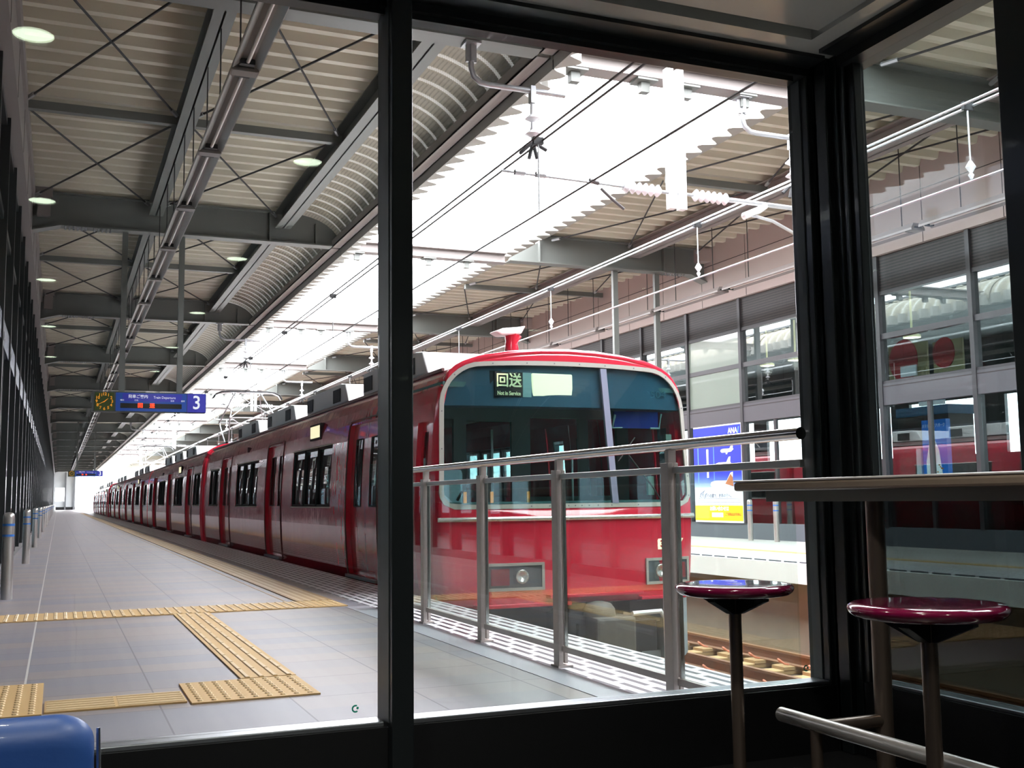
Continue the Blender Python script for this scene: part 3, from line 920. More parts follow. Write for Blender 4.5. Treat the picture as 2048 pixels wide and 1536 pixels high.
# stools
def stool(x, y, label, zs=0.70, R=0.163):
    s = thing('bar_stool', (x, y, 0), label, 'stool', 'burgundy bar stools')
    prof = [(0.001, zs - .028), (R - .03, zs - .028), (R - .012, zs - .024), (R - .003, zs - .016), (R, zs - .008), (R - .002, zs - .002), (R - .010, zs + .003), (R - .03, zs + .004), (0.001, zs + .002)]
    MB().lathe(prof, x, y, 56).build('seat', MT['seat'], s, smooth='all')
    # folded steel bracket under the seat: two tapered wings
    for a in (0.35, 0.35 + PI / 2):
        mb = MB()
        c, s_ = math.cos(a), math.sin(a)
        P = [(-.105, zs - .029), (-.105, zs - .040), (-.022, zs - .078), (.022, zs - .078), (.105, zs - .040), (.105, zs - .029)]
        i = 0
        for sg in (-1, 1):
            for (u, z) in P: mb.v.append((x + u * c - sg * .012 * s_, y + u * s_ + sg * .012 * c, z))
        mb.f = [tuple(range(6)), tuple(range(11, 5, -1))] + [(k, 6 + k, 6 + (k + 1) % 6, (k + 1) % 6) for k in range(6)]
        mb.build('seat_bracket', MT['bracket'], s)
    MB().tube([(x, y, 0.0), (x, y, zs - .028)], 0.0175, 20).build('post', MT['stoolpost'], s, smooth=True)
    MB().lathe([(0.11, 0.0), (0.11, 0.008), (0.03, 0.014)], x, y, 28).build('base_plate', MT['stoolpost'], s)
    return s
stool(1.744, 2.603, 'burgundy round bar stool standing before the front pane, left of the two', zs=0.684)
stool(1.735, 1.86, 'burgundy round bar stool beside the table leg, nearer and right of the two', zs=0.692, R=0.166)

# blue bench back
b = thing('bench_seat', (-0.5, 1.95, 0.0), 'blue vinyl bench back with chrome piping at the lower left', 'bench')
def rounded_back():
    mb = MB(); nx, na = 22, 14
    X0, X1 = -1.6, 0.066
    prof = []
    # section in YZ: rounded top
    for k in range(na + 1):
        a = PI * k / na
        prof.append((0.045 * math.cos(a), 0.547 + 0.045 * math.sin(a)))
    prof = [(0.05, 0.28)] + prof + [(-0.05, 0.28)]
    m = len(prof)
    xs = [X0 + (X1 - .06 - X0) * k / 8 for k in range(9)] + [X1 - .06 + .06 * math.sin(PI / 2 * k / 10) for k in range(1, 11)]
    for x in xs:
        t_ = max(0, (x - (X1 - .06)) / .06)
        sc_ = math.sqrt(max(0, 1 - t_ * t_))
        for (py, pz) in prof:
            mb.v.append((x, 1.95 + py * (0.35 + 0.65 * sc_), (pz - 0.045 * (1 - sc_)) if pz > .3 else pz))
    n = len(xs)
    for i in range(n - 1):
        for k in range(m - 1):
            mb.f.append((i * m + k, i * m + k + 1, (i + 1) * m + k + 1, (i + 1) * m + k))
    mb.f.append(tuple((n - 1) * m + k for k in range(m)))
    mb.f.append(tuple(reversed(range(m))))
    return mb
rounded_back().build('backrest', MT['vinyl'], b, smooth='all')
# cushion roll below the top
mb = MB()
mb.tube([(-1.6, 1.90, 0.425), (-0.02, 1.90, 0.425), (0.03, 1.905, 0.41), (0.052, 1.92, 0.38)], [0.055, 0.055, 0.048, 0.02], 20)
mb.build('cushion', MT['vinyl'], b, smooth='all')
MB().tube([(0.072, 1.955, 0.565), (0.074, 1.95, 0.49), (0.073, 1.93, 0.45), (0.085, 1.90, 0.42), (0.085, 1.90, 0.28)], 0.0035, 8).build('piping', MT['piping'], b, smooth=True)
MB().box(-1.6, 1.55, 0.24, 0.06, 1.95, 0.30).build('seat', MT['vinyl'], b, bevel=0.02)
for x in (-1.4, -0.1):
    MB().box(x - .02, 1.6, 0, x + .02, 1.92, 0.25).build('leg', MT['stoolpost'], b)

# ================================================================== PLATFORM THINGS
# tactile paving
def tactile_dots(mb, x0, y0, x1, y1, step=0.066):
    nx, ny = int(round((x1 - x0) / step)), int(round((y1 - y0) / step))
    for i in range(nx):
        for j in range(ny):
            cx, cy = x0 + (i + .5) * (x1 - x0) / nx, y0 + (j + .5) * (y1 - y0) / ny
            mb.lathe([(0.0155, 0.008), (0.012, 0.0125), (0.003, 0.014)], cx, cy, 6)
def tactile(x0, y0, x1, y1, label, bars=None, step=0.075, dots=False):
    t = MB().box(x0, y0, 0.0, x1, y1, 0.008).build('tactile_paving', MT['tactile'], org=((x0 + x1) / 2, (y0 + y1) / 2, 0))
    tag(t, label, 'tactile paving', 'yellow tactile paving strips')
    mb = MB()
    if bars == 'Y':
        n = int(round((x1 - x0) / step))
        L = 0.3; m_ = max(1, int(round((y1 - y0) / L)))
        for i in range(n):
            cx = x0 + (i + .5) * (x1 - x0) / n
            for j in range(m_):
                a = y0 + (y1 - y0) * j / m_ + .008; c = y0 + (y1 - y0) * (j + 1) / m_ - .008
                mb.prism([(cx - .014, .008), (cx - .009, .013), (cx + .009, .013), (cx + .014, .008)], 'Y', a, c)
    elif bars == 'X':
        n = int(round((y1 - y0) / step))
        m_ = max(1, int(round((x1 - x0) / .32)))
        for i in range(n):
            cy = y0 + (i + .5) * (y1 - y0) / n
            for j in range(m_):
                a = x0 + (x1 - x0) * j / m_ + .008; c = x0 + (x1 - x0) * (j + 1) / m_ - .008
                mb.prism([(cy - .014, .008), (cy - .009, .013), (cy + .009, .013), (cy + .014, .008)], 'X', a, c)
    if dots:
        tactile_dots(mb, x0 + .01, y0 + .01, x1 - .01, y1 - .01)
        if dots == 'grid':
            pass
    if mb.v:
        mb.build('raised_studs' if dots else 'raised_bars', MT['tactile_dk'], t)
    return t
tactile(0.60, 5.34, 1.20, 5.94, 'yellow tactile square with round studs in the middle of the platform floor', dots=True)
tactile(0.915, 5.96, 1.205, 9.60, 'long yellow tactile strip of lengthwise bars leading away from the studded square', bars='Y')
tactile(-0.03, 5.40, 0.585, 5.70, 'short yellow tactile strip of crosswise bars left of the studded square', bars='X', step=.06)
tactile(-0.65, 5.36, -0.04, 6.28, 'large yellow studded tactile block at the lower left behind the blue bench', dots=True)
tactile(-0.70, 9.62, 2.06, 10.22, 'yellow tactile strip of short bars crossing the whole platform', bars='Y')
tactile(2.07, 9.62, 2.40, 10.22, 'yellow tactile corner with studs where the cross strip meets the edge strip', dots=True)
t = MB().box(2.07, 10.24, 0, 2.40, 120, 0.010).box(1.98, 10.24, 0, 1.995, 120, 0.002).build('tactile_paving', MT['edgeline'], org=(2.2, 10.3, 0))
tag(t, 'long narrow yellow tactile edge line running beside the red train', 'tactile paving', 'yellow tactile paving strips')

# bollards
b0 = None
for i in range(25):
    y = 12.0 + 7.05 * i
    if b0 is None:
        b0 = thing('bollard', (-0.445, y, 0), 'x', 'bollard', 'stainless bollards along the left glass wall')
        MB().lathe([(0.055, 0.0), (0.055, 0.80), (0.052, 0.822), (0.044, 0.84), (0.030, 0.852), (0.001, 0.856)], -0.445, y, 28).build('post', MT['stainless'], b0, smooth=True)
        for z in (0.615, 0.72):
            MB().lathe([(0.0565, z), (0.0565, z + .022)], -0.445, y, 28, cap=False).build('reflective_band', MT['bluetape'], b0)
        o = b0
    else:
        o = copy_tree(b0, (-0.445, y, 0))
    o['label'] = 'stainless steel bollard with two blue bands, %s along the left glass wall' % nth(i)
for i, (x, y) in enumerate(((13.35, 19.25), (13.35, 18.35), (13.35, 16.9))):
    o = copy_tree(b0, (x, y, 0))
    o['label'] = 'thin stainless bollard on the opposite platform, %s' % ('beside the airline poster', 'second right of the airline poster', 'hidden behind the corner post')[i]
    o['group'] = 'bollards on the opposite platform'

# railing along the platform end
RX = 2.61
r = thing('railing', (RX, 6.4, 0), 'stainless railing with glass panels at the platform edge in front of the train', 'railing')
PY = [9.24, 8.02, 6.80, 5.60, 4.38]
for y in PY:
    MB().box(RX - .035, y - .035, 0, RX - .008, y + .035, 1.085).box(RX + .008, y - .02, .02, RX + .028, y + .035, 1.085).build('post', MT['railmetal'], r, bevel=.002)
    MB().box(RX - .045, y - .05, 0, RX + .045, y + .05, 0.012).build('base_plate', MT['railmetal'], r)
    MB().box(RX - .02, y - .016, 1.07, RX + .02, y + .016, 1.145).build('rail_bracket', MT['railmetal'], r)
MB().tube([(RX, 9.32, 1.165), (RX, 3.412, 1.165)], 0.024, 20).build('handrail', MT['stainless_pol'], r, smooth=True)
MB().box(RX - .012, 3.412, 1.035, RX + .012, 9.24, 1.066).build('upper_rail', MT['stainless'], r, bevel=.003)
MB().box(RX - .014, 3.47, 0.085, RX + .014, 9.24, 0.118).build('lower_rail', MT['railmetal'], r, bevel=.003)
ends = PY + [3.47]
for a, c in zip(ends[:-1], ends[1:]):
    g = MB().box(RX - .004, c + .075 if c > 3.6 else c, 0.118, RX + .004, a - .055, 1.035).build('glass_panel', MT['glass_rail'], r)
    MB().box(RX - .010, a - .062, 0.118, RX + .010, a - .05, 1.035).build('edge_channel', MT['stainless_pol'], g)
    if c > 3.6:
        MB().box(RX - .010, c + .07, 0.118, RX + .010, c + .082, 1.035).build('edge_channel', MT['stainless_pol'], g)

# hanging departure boards
def board(y, label, detail=True):
    s = thing('departure_board', (1.53, y, 2.6), label, 'departure board', 'hanging departure boards')
    x0, x1, z0, z1 = 0.52, 2.54, 2.61, 2.98
    MB().box(x0, y, z0, x1, y + .2, z1).build('housing', MT['signbody'], s, bevel=.006)
    MB().box(0.93, y - .006, z0 + .015, 2.19, y, z1 - .015).build('blue_panel', MT['signblue'], s)
    MB().box(0.93 + .12, y - .008, z1 - .17, 2.10, y - .006, z1 - .03).build('title_panel', MT['signpurple'], s)
    nump = MB().box(2.20, y - .006, z0 + .01, x1 - .005, y, z1 - .01).build('number_panel', MT['signpurple'], s)
    text('3', 0.36, MT['signtext'], 'number', nump, (2.37, y - .008, 2.795), sx=.9, bold=.004)
    # clock
    cx, cz, R = 0.735, 2.795, 0.165
    cl = MB().box(cx - R, y - .006, cz - R, cx + R, y, cz + R).build('clock', MT['clockface'], s)
    if detail:
        for h in range(1, 13):
            a = PI / 2 - h * PI / 6
            text(str(h), 0.075, MT['clocknum'], 'numeral', cl, (cx + .135 * math.cos(a), y - .008, cz + .135 * math.sin(a)), bold=.0015)
    for ang, L, wd in ((PI / 2 - 1.65 * PI / 6, .085, .007), (PI / 2 - 8.05 * PI / 6, .13, .005)):
        c_, s_ = math.cos(ang), math.sin(ang)
        mb = MB().prism([(cx - s_ * wd - c_ * .02, cz + c_ * wd - s_ * .02), (cx + s_ * wd - c_ * .02, cz - c_ * wd - s_ * .02), (cx + c_ * L + s_ * wd * .5, cz + s_ * L - c_ * wd * .5), (cx + c_ * L - s_ * wd * .5, cz + s_ * L + c_ * wd * .5)], 'Y', y - .012, y - .009)
        mb.build('clock_hand', MT['clocknum'], cl)
    if detail:
        text('発車ご案内', 0.070, MT['signtext'], 'lettering', s, (1.32, y - .009, 2.895), bold=.001)
        text('Train Departure', 0.066, MT['signtext'], 'lettering', s, (1.79, y - .009, 2.885), sx=.9)
        for xx, tx in ((1.04, '種別'), (1.29, '行先'), (1.93, '発車'), (2.12, '備考')):
            text(tx, 0.035, MT['signtext'], 'lettering', s, (xx, y - .009, 2.825), align='CENTER')
    lp = MB().box(1.01, y - .009, 2.68, 2.10, y - .006, 2.77).build('led_panel', MT['led_black'], s)
    for xx, ch in ((1.36, '回'), (1.57, '送')):
        text(ch, 0.095, MT['led'], 'led_character', lp, (xx, y - .012, 2.727), bold=.002)
    for xx in (1.03, 2.06):
        MB().box(xx - .05, y + .05, 2.98, xx + .05, y + .15, 6.0).build('hanger_post', MT['steel'], s)
    return s
board(21.25, 'blue departure board with orange clock and number 3, hanging nearest the window')
board(72.7, 'smaller distant blue departure board with number 3 far down the platform')
s = thing('departure_board', (12.0, 21.3, 2.6), 'departure board of the opposite platform hung on two grey posts behind the train', 'departure board')
MB().box(11.0, 21.3, 2.6, 13.0, 21.5, 2.95).build('housing', MT['signbody'], s)
for xx in (11.43, 12.5):
    MB().box(xx - .06, 21.35, 2.95, xx + .06, 21.44, 6.0).build('hanger_post', MT['steel'], s)

# strip light battens ------------------------------------------------
bt = None
def batten(x, y0, z, m, L=2.66, top=6.318):
    b = thing('strip_light', (x, y0, z), 'x', 'strip light')
    MB().prism([(x - .135, z), (x - .135, z + .035), (x - .09, z + .11), (x + .09, z + .11), (x + .135, z + .035), (x + .135, z), (x + .125, z), (x + .06, z + .06), (x - .06, z + .06), (x - .125, z)], 'Y', y0, y0 + L).build('housing', m, b)
    MB().tube([(x, y0 + .16, z + .028), (x, y0 + L - .12, z + .028)], 0.019, 10).build('tube', MT['tube'], b, smooth=True)
    MB().box(x - .12, y0, z - .004, x + .12, y0 + .15, z + .03).build('end_cover', m, b)
    MB().box(x - .07, y0 + .15, z + .005, x + .07, y0 + .21, z + .06).box(x - .07, y0 + L - .12, z + .005, x + .07, y0 + L - .06, z + .06).build('lamp_socket', MT['black'], b)
    for yy in (y0 + .35, y0 + 1.85):
        MB().tube([(x, yy, z + .1), (x, yy, top)], 0.009, 6).build('hanging_rod', MT['under'], b)
    return b
bt = batten(1.57, 5.06, 5.12, MT['reflector'])
i = 0
for k in range(58):
    y = 5.06 + 2.7 * k
    o = bt if k == 0 else copy_tree(bt, (1.57, y, 5.12))
    o['group'] = 'strip lights hung over the near platform'
    o['label'] = 'unlit strip light unit hung under the near roof, %s in the row' % nth(k)
bt2 = batten(12.45, 4.87, 5.08, MT['steel_lt'], 2.6, 6.63)
for k in range(28):
    y = 4.87 + 2.75 * k
    o = bt2 if k == 0 else copy_tree(bt2, (12.45, y, 5.08))
    o['group'] = 'strip lights hung over the opposite platform'
    o['label'] = 'unlit strip light unit hung over the opposite platform, %s in the row' % nth(k)

# overhead line --------------------------------------------------------
def wires(x, zc, zm, names):
    t = thing('overhead_line', (x, 0, zc), names, 'overhead wires', 'overhead wires of the two tracks')
    MB().tube([(x, -6, zc), (x, 175, zc)], 0.011, 6).build('contact_wire', MT['wire'] if x < 6 else MT['wire_lt'], t)
    for dx in (-.055, .055):
        MB().tube([(x + dx, -6, zm), (x + dx, 175, zm)], 0.013, 6).build('messenger_wire', MT['wire'] if x < 6 else MT['wire_lt'], t)
    for k in range(14):
        y = 7.8 + 4.9 * k - (2.0 if x < 6 else 0)
        d = MB().tube([(x, y, zm), (x, y, zc)], 0.009, 6).build('dropper', MT['wire_lt'], t)
        MB().box(x - .06, y - .02, zm - .05, x + .06, y + .02, zm + .03).build('clamp', MT['under'], d)
        if x > 6:
            MB().lathe([(0.012, zc + .02), (0.03, zc + .06), (0.012, zc + .08), (0.05, zc + .14), (0.015, zc + .2)], x, y, 10).build('insulator', MT['insul'], d, smooth=True)
wires(4.8, 4.05, 4.88, 'dark overhead wires above the red train')
wires(8.1, 3.94, 4.70, 'bright double overhead wires above the empty track')

def insul(mb, p, q, n=6, r0=0.035, r1=0.075):
    p, q = Vector(p), Vector(q); pts = []; rs = []
    for k in range(n * 4 + 1):
        pts.append(p.lerp(q, k / (n * 4))); rs.append(r1 if k % 4 == 2 else (r0 if k % 2 == 0 else (r0 + r1) / 2))
    mb.tube(pts, rs, 12)
def mast(y, nm):
    t = thing('wire_support', (6.77, y, 4.35), 'pale twin hanging post with white ribbed insulators and side arms, %s' % nm, 'overhead wire support', 'hanging wire supports')
    for dx in (-.07, .07):
        MB().box(6.77 + dx - .045, y - .05, 4.36, 6.77 + dx + .045, y + .05, 6.1).build('hanging_post', MT['white'], t)
    mb = MB(); insul(mb, (7.0, y, 4.56), (7.5, y, 4.55)); mb.build('insulator', MT['insul'], t, smooth=True)
    mb = MB(); insul(mb, (6.55, y, 4.56), (6.05, y, 4.57)); mb.build('insulator', MT['insul'], t, smooth=True)
    MB().tube([(6.55, y, 4.56), (7.0, y, 4.56)], .02, 8).build('cross_pin', MT['galv'], t)
    MB().tube([(7.5, y, 4.55), (9.3, y, 4.52)], .03, 10).build('arm', MT['wire_lt'], t, smooth=True)
    MB().tube([(6.05, y, 4.57), (4.5, y, 4.60)], .016, 8).build('arm', MT['galv'], t, smooth=True)
    MB().tube([(7.72, y, 4.36), (7.95, y, 4.46), (8.05, y, 4.53)], .045, 8).build('clamp', MT['white'], t)
    MB().tube([(7.70, y, 4.38), (7.9, y, 4.38), (8.15, y, 4.34), (8.6, y, 4.16), (8.8, y, 4.02)], .020, 10).build('steady_arm', MT['wire_lt'], t, smooth=True)
    MB().tube([(5.75, y, 4.52), (5.9, y, 4.40), (6.05, y, 4.30)], .018, 8).tube([(5.72, y, 4.58), (5.6, y, 4.60)], .03, 8).build('steady_arm', MT['wire'], t)
    for xx in (4.72, 4.98):
        MB().tube([(xx - .06, y, 4.60), (xx + .06, y, 4.60)], .035, 8).build('clamp', MT['galv'], t)
for y, nm in ((11.05, 'nearest the window'), (41.9, 'second from the window'), (72.8, 'third from the window'), (103.7, 'farthest from the window')):
    mast(y, nm)
def dropbracket(x0, sgn, y, nm):
    """pipe hanging from a roof beam, elbowed out over the track with a bell insulator"""
    t = thing('pipe_bracket', (x0, y, 6.0), nm, 'pipe bracket', 'elbowed pipe brackets over the tracks')
    MB().box(x0 - .09, y - .1, 5.975, x0 + .09, y + .1, 5.995).build('flange_plate', MT['galv'], t)
    MB().box(x0 - .06, y - .02, 5.78, x0 + .06, y + .02, 5.98).box(x0 - .02, y - .06, 5.78, x0 + .02, y + .06, 5.98).build('gusset', MT['galv'], t)
    s_ = sgn
    MB().tube([(x0, y, 5.98), (x0, y, 5.72), (x0 + s_ * .03, y, 5.62), (x0 + s_ * .11, y, 5.56), (x0 + s_ * .22, y, 5.55), (x0 + s_ * 1.15, y, 5.55)], .032, 12).build('elbow_pipe', MT['galv'], t, smooth=True)
    xi = x0 + s_ * .74
    MB().box(xi - .03, y - .04, 5.40, xi + .03, y + .04, 5.60).build('clamp', MT['galv'], t)
    MB().lathe([(0.02, 4.92), (0.02, 5.0), (0.09, 5.04), (0.03, 5.09), (0.02, 5.18), (0.09, 5.22), (0.03, 5.27), (0.022, 5.42)], xi, y, 14).build('insulator', MT['insul'], t, smooth=True)
    mb = MB()
    for dx, dz in ((-.16, -.13), (-.05, -.18), (.05, -.17), (.17, -.06)):
        mb.tube([(xi, y, 4.95), (xi + dx, y, 4.93 + dz)], .022, 6)
    mb.build('wire_clip', MT['under'], t)
for i in (0, 2, 4, 6):
    dropbracket(4.12, 1, BY[i] - .02, 'elbowed grey pipe bracket with bell insulator under the %s near roof beam' % nth(i))
for i in (0, 2, 3, 5):
    dropbracket(7.93, 1, BY[i] + .30, 'elbowed grey pipe bracket with bell insulator under the %s gap beam' % nth(i))

# tracks --------------------------------------------------------------
def rail(x, label, y1=185):
    pf = [(-.06, -1.20), (.06, -1.20), (.06, -1.188), (.012, -1.175), (.010, -1.09), (.033, -1.078), (.033, -1.05), (-.033, -1.05), (-.033, -1.078), (-.010, -1.09), (-.012, -1.175), (-.06, -1.188)]
    o = MB().prism([(x + a, b) for a, b in pf], 'Y', -6, y1).build('rail', MT['rail'], org=(x, -6, -1.2))
    tag(o, label, 'rail', 'rails of the two tracks')
rail(4.29, 'rail under the red train, platform side'); rail(5.36, 'rail under the red train, middle side')
rail(7.50, 'rusty rail of the empty track, side nearer the train'); rail(8.63, 'rusty rail of the empty track beside the concrete wall')
sl = None
def sleeper(cx, y):
    t = thing('sleeper', (cx, y, -1.3), 'x', 'sleeper')
    MB().prism([(cx - .95, -1.3), (cx + .95, -1.3), (cx + .95, -1.24), (cx - .95, -1.24)], 'Y', y - .12, y + .12).build('block', MT['sleeper'], t, bevel=.01)
    for rx in (-.535, .565 if cx > 6 else .535):
        MB().box(cx + rx - .22, y - .13, -1.24, cx + rx + .22, y + .13, -1.20).build('rail_pad', MT['sleeper'], t)
        for sd in (-1, 1):
            px = cx + rx + sd * .11
            pts = [(px - .02 * sd, y - .05, -1.185), (px + .05 * sd, y - .05, -1.17), (px + .09 * sd, y - .02, -1.13), (px + .09 * sd, y + .02, -1.12), (px + .05 * sd, y + .045, -1.15), (px - .02 * sd, y + .05, -1.18)]
            MB().tube(pts, .013, 6).build('rail_clip', MT['clip'], t)
    return t
cnt = {}
for cx, y0, n, nm in ((8.065, 4.2, 44, 'empty track'), (4.825, 4.2, 16, 'train track')):
    proto = None
    for k in range(n):
        y = y0 + .62 * k
        if proto is None:
            proto = sleeper(cx, y); o = proto
        else:
            o = copy_tree(proto, (cx, y, -1.3))
        o['group'] = 'sleepers of the %s' % nm
        o['label'] = 'tan sleeper with rusty clips on the %s, %s to the window' % (nm, nth(k))

# posters and things on the opposite side -----------------------------
px = FX - .10
pt = thing('airline_poster', (px, 21.0, 0.35), 'tall blue white and yellow airline poster on the opposite wall beside the train', 'poster')
y0, y1, z0, z1 = 20.08, 22.0, 0.34, 2.53
MB().box(px, y0, z0, px + .03, y1, z1).build('board', MT['posterwhite'], pt)
def band(a, c, m, ya=y0, yb=y1, d=.002, name='printed_area'):
    return MB().box(px - d, ya, a, px, yb, c).build(name, MT[m], pt)
NG = 10
ramp = [(50 + 140 * (k / NG) ** 1.5, 62 + 150 * (k / NG) ** 1.2, 205 + 35 * k / NG) for k in range(NG)]
band(1.45, 2.50, 'posterblue')
for k in range(NG):
    c = ramp[k]
    MT['pg%d' % k] = mat('poster_gradient', c, .35)
    band(1.45 - .032 * (k + 1), 1.45 - .032 * k, 'pg%d' % k)
band(0.38, 0.72, 'posteryellow')
band(1.2, 2.20, 'posterlight', y1 - .2, y1 - .17, .004, 'drawing_line'); band(1.2, 2.10, 'posterlight', y1 - .85, y1 - .83, .004, 'drawing_line'); band(2.17, 2.20, 'posterlight', y1 - .55, y1 - .17, .004, 'drawing_line')
MB().box(px - .004, y1 - .62, 1.35, px, y1 - .54, 2.0).build('white_tail', MT['posterwhite'], pt)
def plane(cy, cz, s_, m='posterwhite'):
    P = [(-.5, 0), (-.46, .07), (-.3, .1), (.2, .1), (.36, .28), (.46, .3), (.44, .1), (.5, .06), (.3, -.04), (.05, -.06), (.0, -.14), (-.08, -.14), (-.1, -.06), (-.4, -.06)]
    mb = MB().prism([(cy - a * s_, cz + b * s_) for a, b in P], 'X', px - .006, px - .002)
    return mb.build('aeroplane', MT[m], pt)
plane(20.62, 1.93, .52); plane(20.78, 1.62, .62)
plane(20.85, 1.18, .95)
MB().prism([(20.72, 1.20), (20.40, 1.14), (20.42, 1.34), (20.5, 1.42)], 'X', px - .009, px - .006).build('tail_stripe', mat('poster_brown', (176, 110, 70), .4), pt)
text('ANA', 0.17, MT['posterwhite'], 'lettering', pt, (px - .004, 20.38, 2.37), '-X', bold=.004)
MB().prism([(20.20, 2.30), (20.16, 2.45), (20.13, 2.45), (20.17, 2.30)], 'X', px - .004, px - .001).build('slash_mark', MT['posterlight'], pt)
for k, (yy, zz) in enumerate(((21.7, .98), (21.6, 1.02), (21.5, .96))):
    MB().prism([(yy + .12, zz - .13), (yy + .05, zz + .02), (yy - .06, zz + .06), (yy + .02, zz)], 'X', px - .004, px - .001).build('feather_mark', MT['postergrey'], pt)
text('こだわりの翼で、世界の空へ。', 0.10, MT['postergrey'], 'lettering', pt, (px - .004, 21.1, .93), '-X', sx=.95)
for k in range(4):
    band(.875 - .04 * k - .008, .875 - .04 * k, 'postergrey', 20.15, 21.9, .003, 'text_line')
text('お問い合わせは', 0.11, MT['posterwhite'], 'lettering', pt, (px - .004, 21.0, .645), '-X', bold=.003)
band(.46, .56, 'posterwhite', 20.85, 21.3, .004, 'white_box')
text('ご予約はお早めに', 0.08, MT['posterred'], 'lettering', pt, (px - .004, 20.45, .52), '-X')

# things behind the opposite glass
def picture(y0, y1, z0, z1, label):
    t = thing('wall_picture', (14.6, (y0 + y1) / 2, z0), label, 'picture', 'pictures with a red shape behind the opposite glass')
    MB().box(14.62, y0, z0, 14.66, y1, z1).build('board', MT['picture'], t)
    cy, cz = (y0 + y1) / 2 + .05, (z0 + z1) / 2 + .06; R = (y1 - y0) * .40
    pts = [(cy + R * (1.05 if math.cos(a) > 0 else .8) * math.cos(a), cz + R * 1.0 * math.sin(a)) for a in [2 * PI * k / 20 for k in range(20)]]
    MB().prism(pts, 'X', 14.60, 14.62).build('red_shape', MT['redshape'], t)
    return t
picture(15.35, 16.35, 3.0, 3.72, 'tan picture with a large red rounded shape behind the opposite glass, left one')
picture(14.5, 15.2, 3.1, 3.66, 'tan picture with a smaller red rounded shape behind the opposite glass, right one')
t = thing('notice_card', (14.55, 15.75, 3.1), 'small white card below the red picture behind the opposite glass', 'notice')
MB().box(14.53, 15.55, 3.1, 14.56, 15.95, 3.3).build('card', MT['posterwhite'], t)
k_ = thing('kiosk_column', (15.3, 15.8, 0), 'wide tan column with a blue band behind the opposite glass', 'column')
MB().box(14.9, 15.2, 0, 15.5, 16.5, 2.45).build('shaft', MT['column'], k_)
MB().box(14.88, 15.18, 2.38, 15.52, 16.52, 2.55).build('blue_band', MT['bandteal'], k_)
MB().box(14.88, 15.3, 2.56, 14.95, 15.9, 2.75).build('white_box', MT['posterwhite'], k_)
s = thing('standing_sign', (14.55, 15.15, 0), 'lit blue poster of a white sail-shaped tower behind the opposite glass', 'poster')
MB().box(14.5, 14.86, .8, 14.6, 15.45, 2.25).build('lightbox', mat('lightbox_blue', (40, 120, 215), .4, emit=(40, 120, 215), estr=.5), s)
MB().prism([(15.36, .85), (15.36, 1.5), (15.22, 2.05), (15.05, 1.7), (14.98, 1.2), (14.98, .85)], 'X', 14.49, 14.5).build('white_tower', mat('lightbox_white', (235, 245, 250), .4, emit=(235, 245, 250), estr=.6), s)
text('ホテル アクアパーク', 0.075, MT['signtext'], 'lettering', s, (14.488, 15.15, 2.14), '-X', sx=.8)
mb = MB()
for k in range(24):
    yy, zz = 14.88 + random.random() * .25, .95 + random.random() * .5
    mb.box(14.484, yy, zz, 14.49, yy + .03, zz + .025)
mb.build('gold_lights', MT['orange'], s)
MB().box(14.5, 15.5, .8, 14.54, 15.62, 1.75).build('side_strip', MT['posterwhite'], s)
text('CGYNENBU', 0.10, MT['postergrey'], 'lettering', s, (14.49, 15.56, 1.3), '-X') if False else None
for i, y in enumerate((20.47, 19.44, 15.9)):
    t = thing('recessed_downlight', (14.8, y, 4.7), 'round lamp in the ceiling behind the opposite glass, %s from the left' % ('first', 'second', 'third')[i], 'ceiling light')
    MB().lathe([(0.16, 3.86), (0.16, 3.90), (0.02, 4.0), (0.02, 4.75)], 14.8, y, 20).build('lamp', MT['display'], t)
    ld = bpy.data.lights.new('lamp', 'POINT'); ld.energy = 30; ld.color = (1, .96, .85); ld.shadow_soft_size = .1
    lo = bpy.data.objects.new('lamp_glow', ld); COL.objects.link(lo); lo.parent = t; lo.location = (-.0, 0, -.95)

# ================================================================== TRAIN
TX = 4.85
# half width as a function of height (platform floor = 0)
PROF = [(-.14, 1.36), (-.06, 1.40), (.08, 1.425), (.30, 1.445), (.60, 1.458), (.85, 1.46), (1.10, 1.455), (1.40, 1.44), (1.69, 1.42), (1.90, 1.395),
        (2.05, 1.36), (2.16, 1.31), (2.24, 1.24), (2.30, 1.13), (2.36, .95), (2.41, .65), (2.44, .32), (2.45, 0.0)]
def hw(z):
    for (a, wa), (b, wb) in zip(PROF[:-1], PROF[1:]):
        if a <= z <= b:
            return wa + (wb - wa) * (z - a) / (b - a)
    return PROF[0][1] if z < PROF[0][0] else 0
def side_shell(mb, ys, zs, holes, s, depth=.07):
    """skin on side s (-1 platform side, +1 far side), cells missing where holes are, with reveals"""
    def P(y, z, d=0): return (TX + s * (hw(z) - d), y, z)
    def inh(y, z):
        return any(a < y < b and c < z < e for (a, b, c, e) in holes)
    for i in range(len(ys) - 1):
        for j in range(len(zs) - 1):
            ym, zm = (ys[i] + ys[i + 1]) / 2, (zs[j] + zs[j + 1]) / 2
            if inh(ym, zm): continue
            a = [P(ys[i], zs[j]), P(ys[i + 1], zs[j]), P(ys[i + 1], zs[j + 1]), P(ys[i], zs[j + 1])]
            mb.q(*(a if s > 0 else a[::-1]))
    for (a, b, c, e) in holes:
        zz = [z for z in zs if c - 1e-6 <= z <= e + 1e-6]
        for k in range(len(zz) - 1):
            for y in (a, b):
                mb.q(P(y, zz[k]), P(y, zz[k + 1]), P(y, zz[k + 1], depth), P(y, zz[k], depth))
        for z in (c, e):
            mb.q(P(a, z), P(b, z), P(b, z, depth), P(a, z, depth))
ZS = sorted(set([z for z, _ in PROF] + [0.0, .02, .85, 1.69, 1.88]))
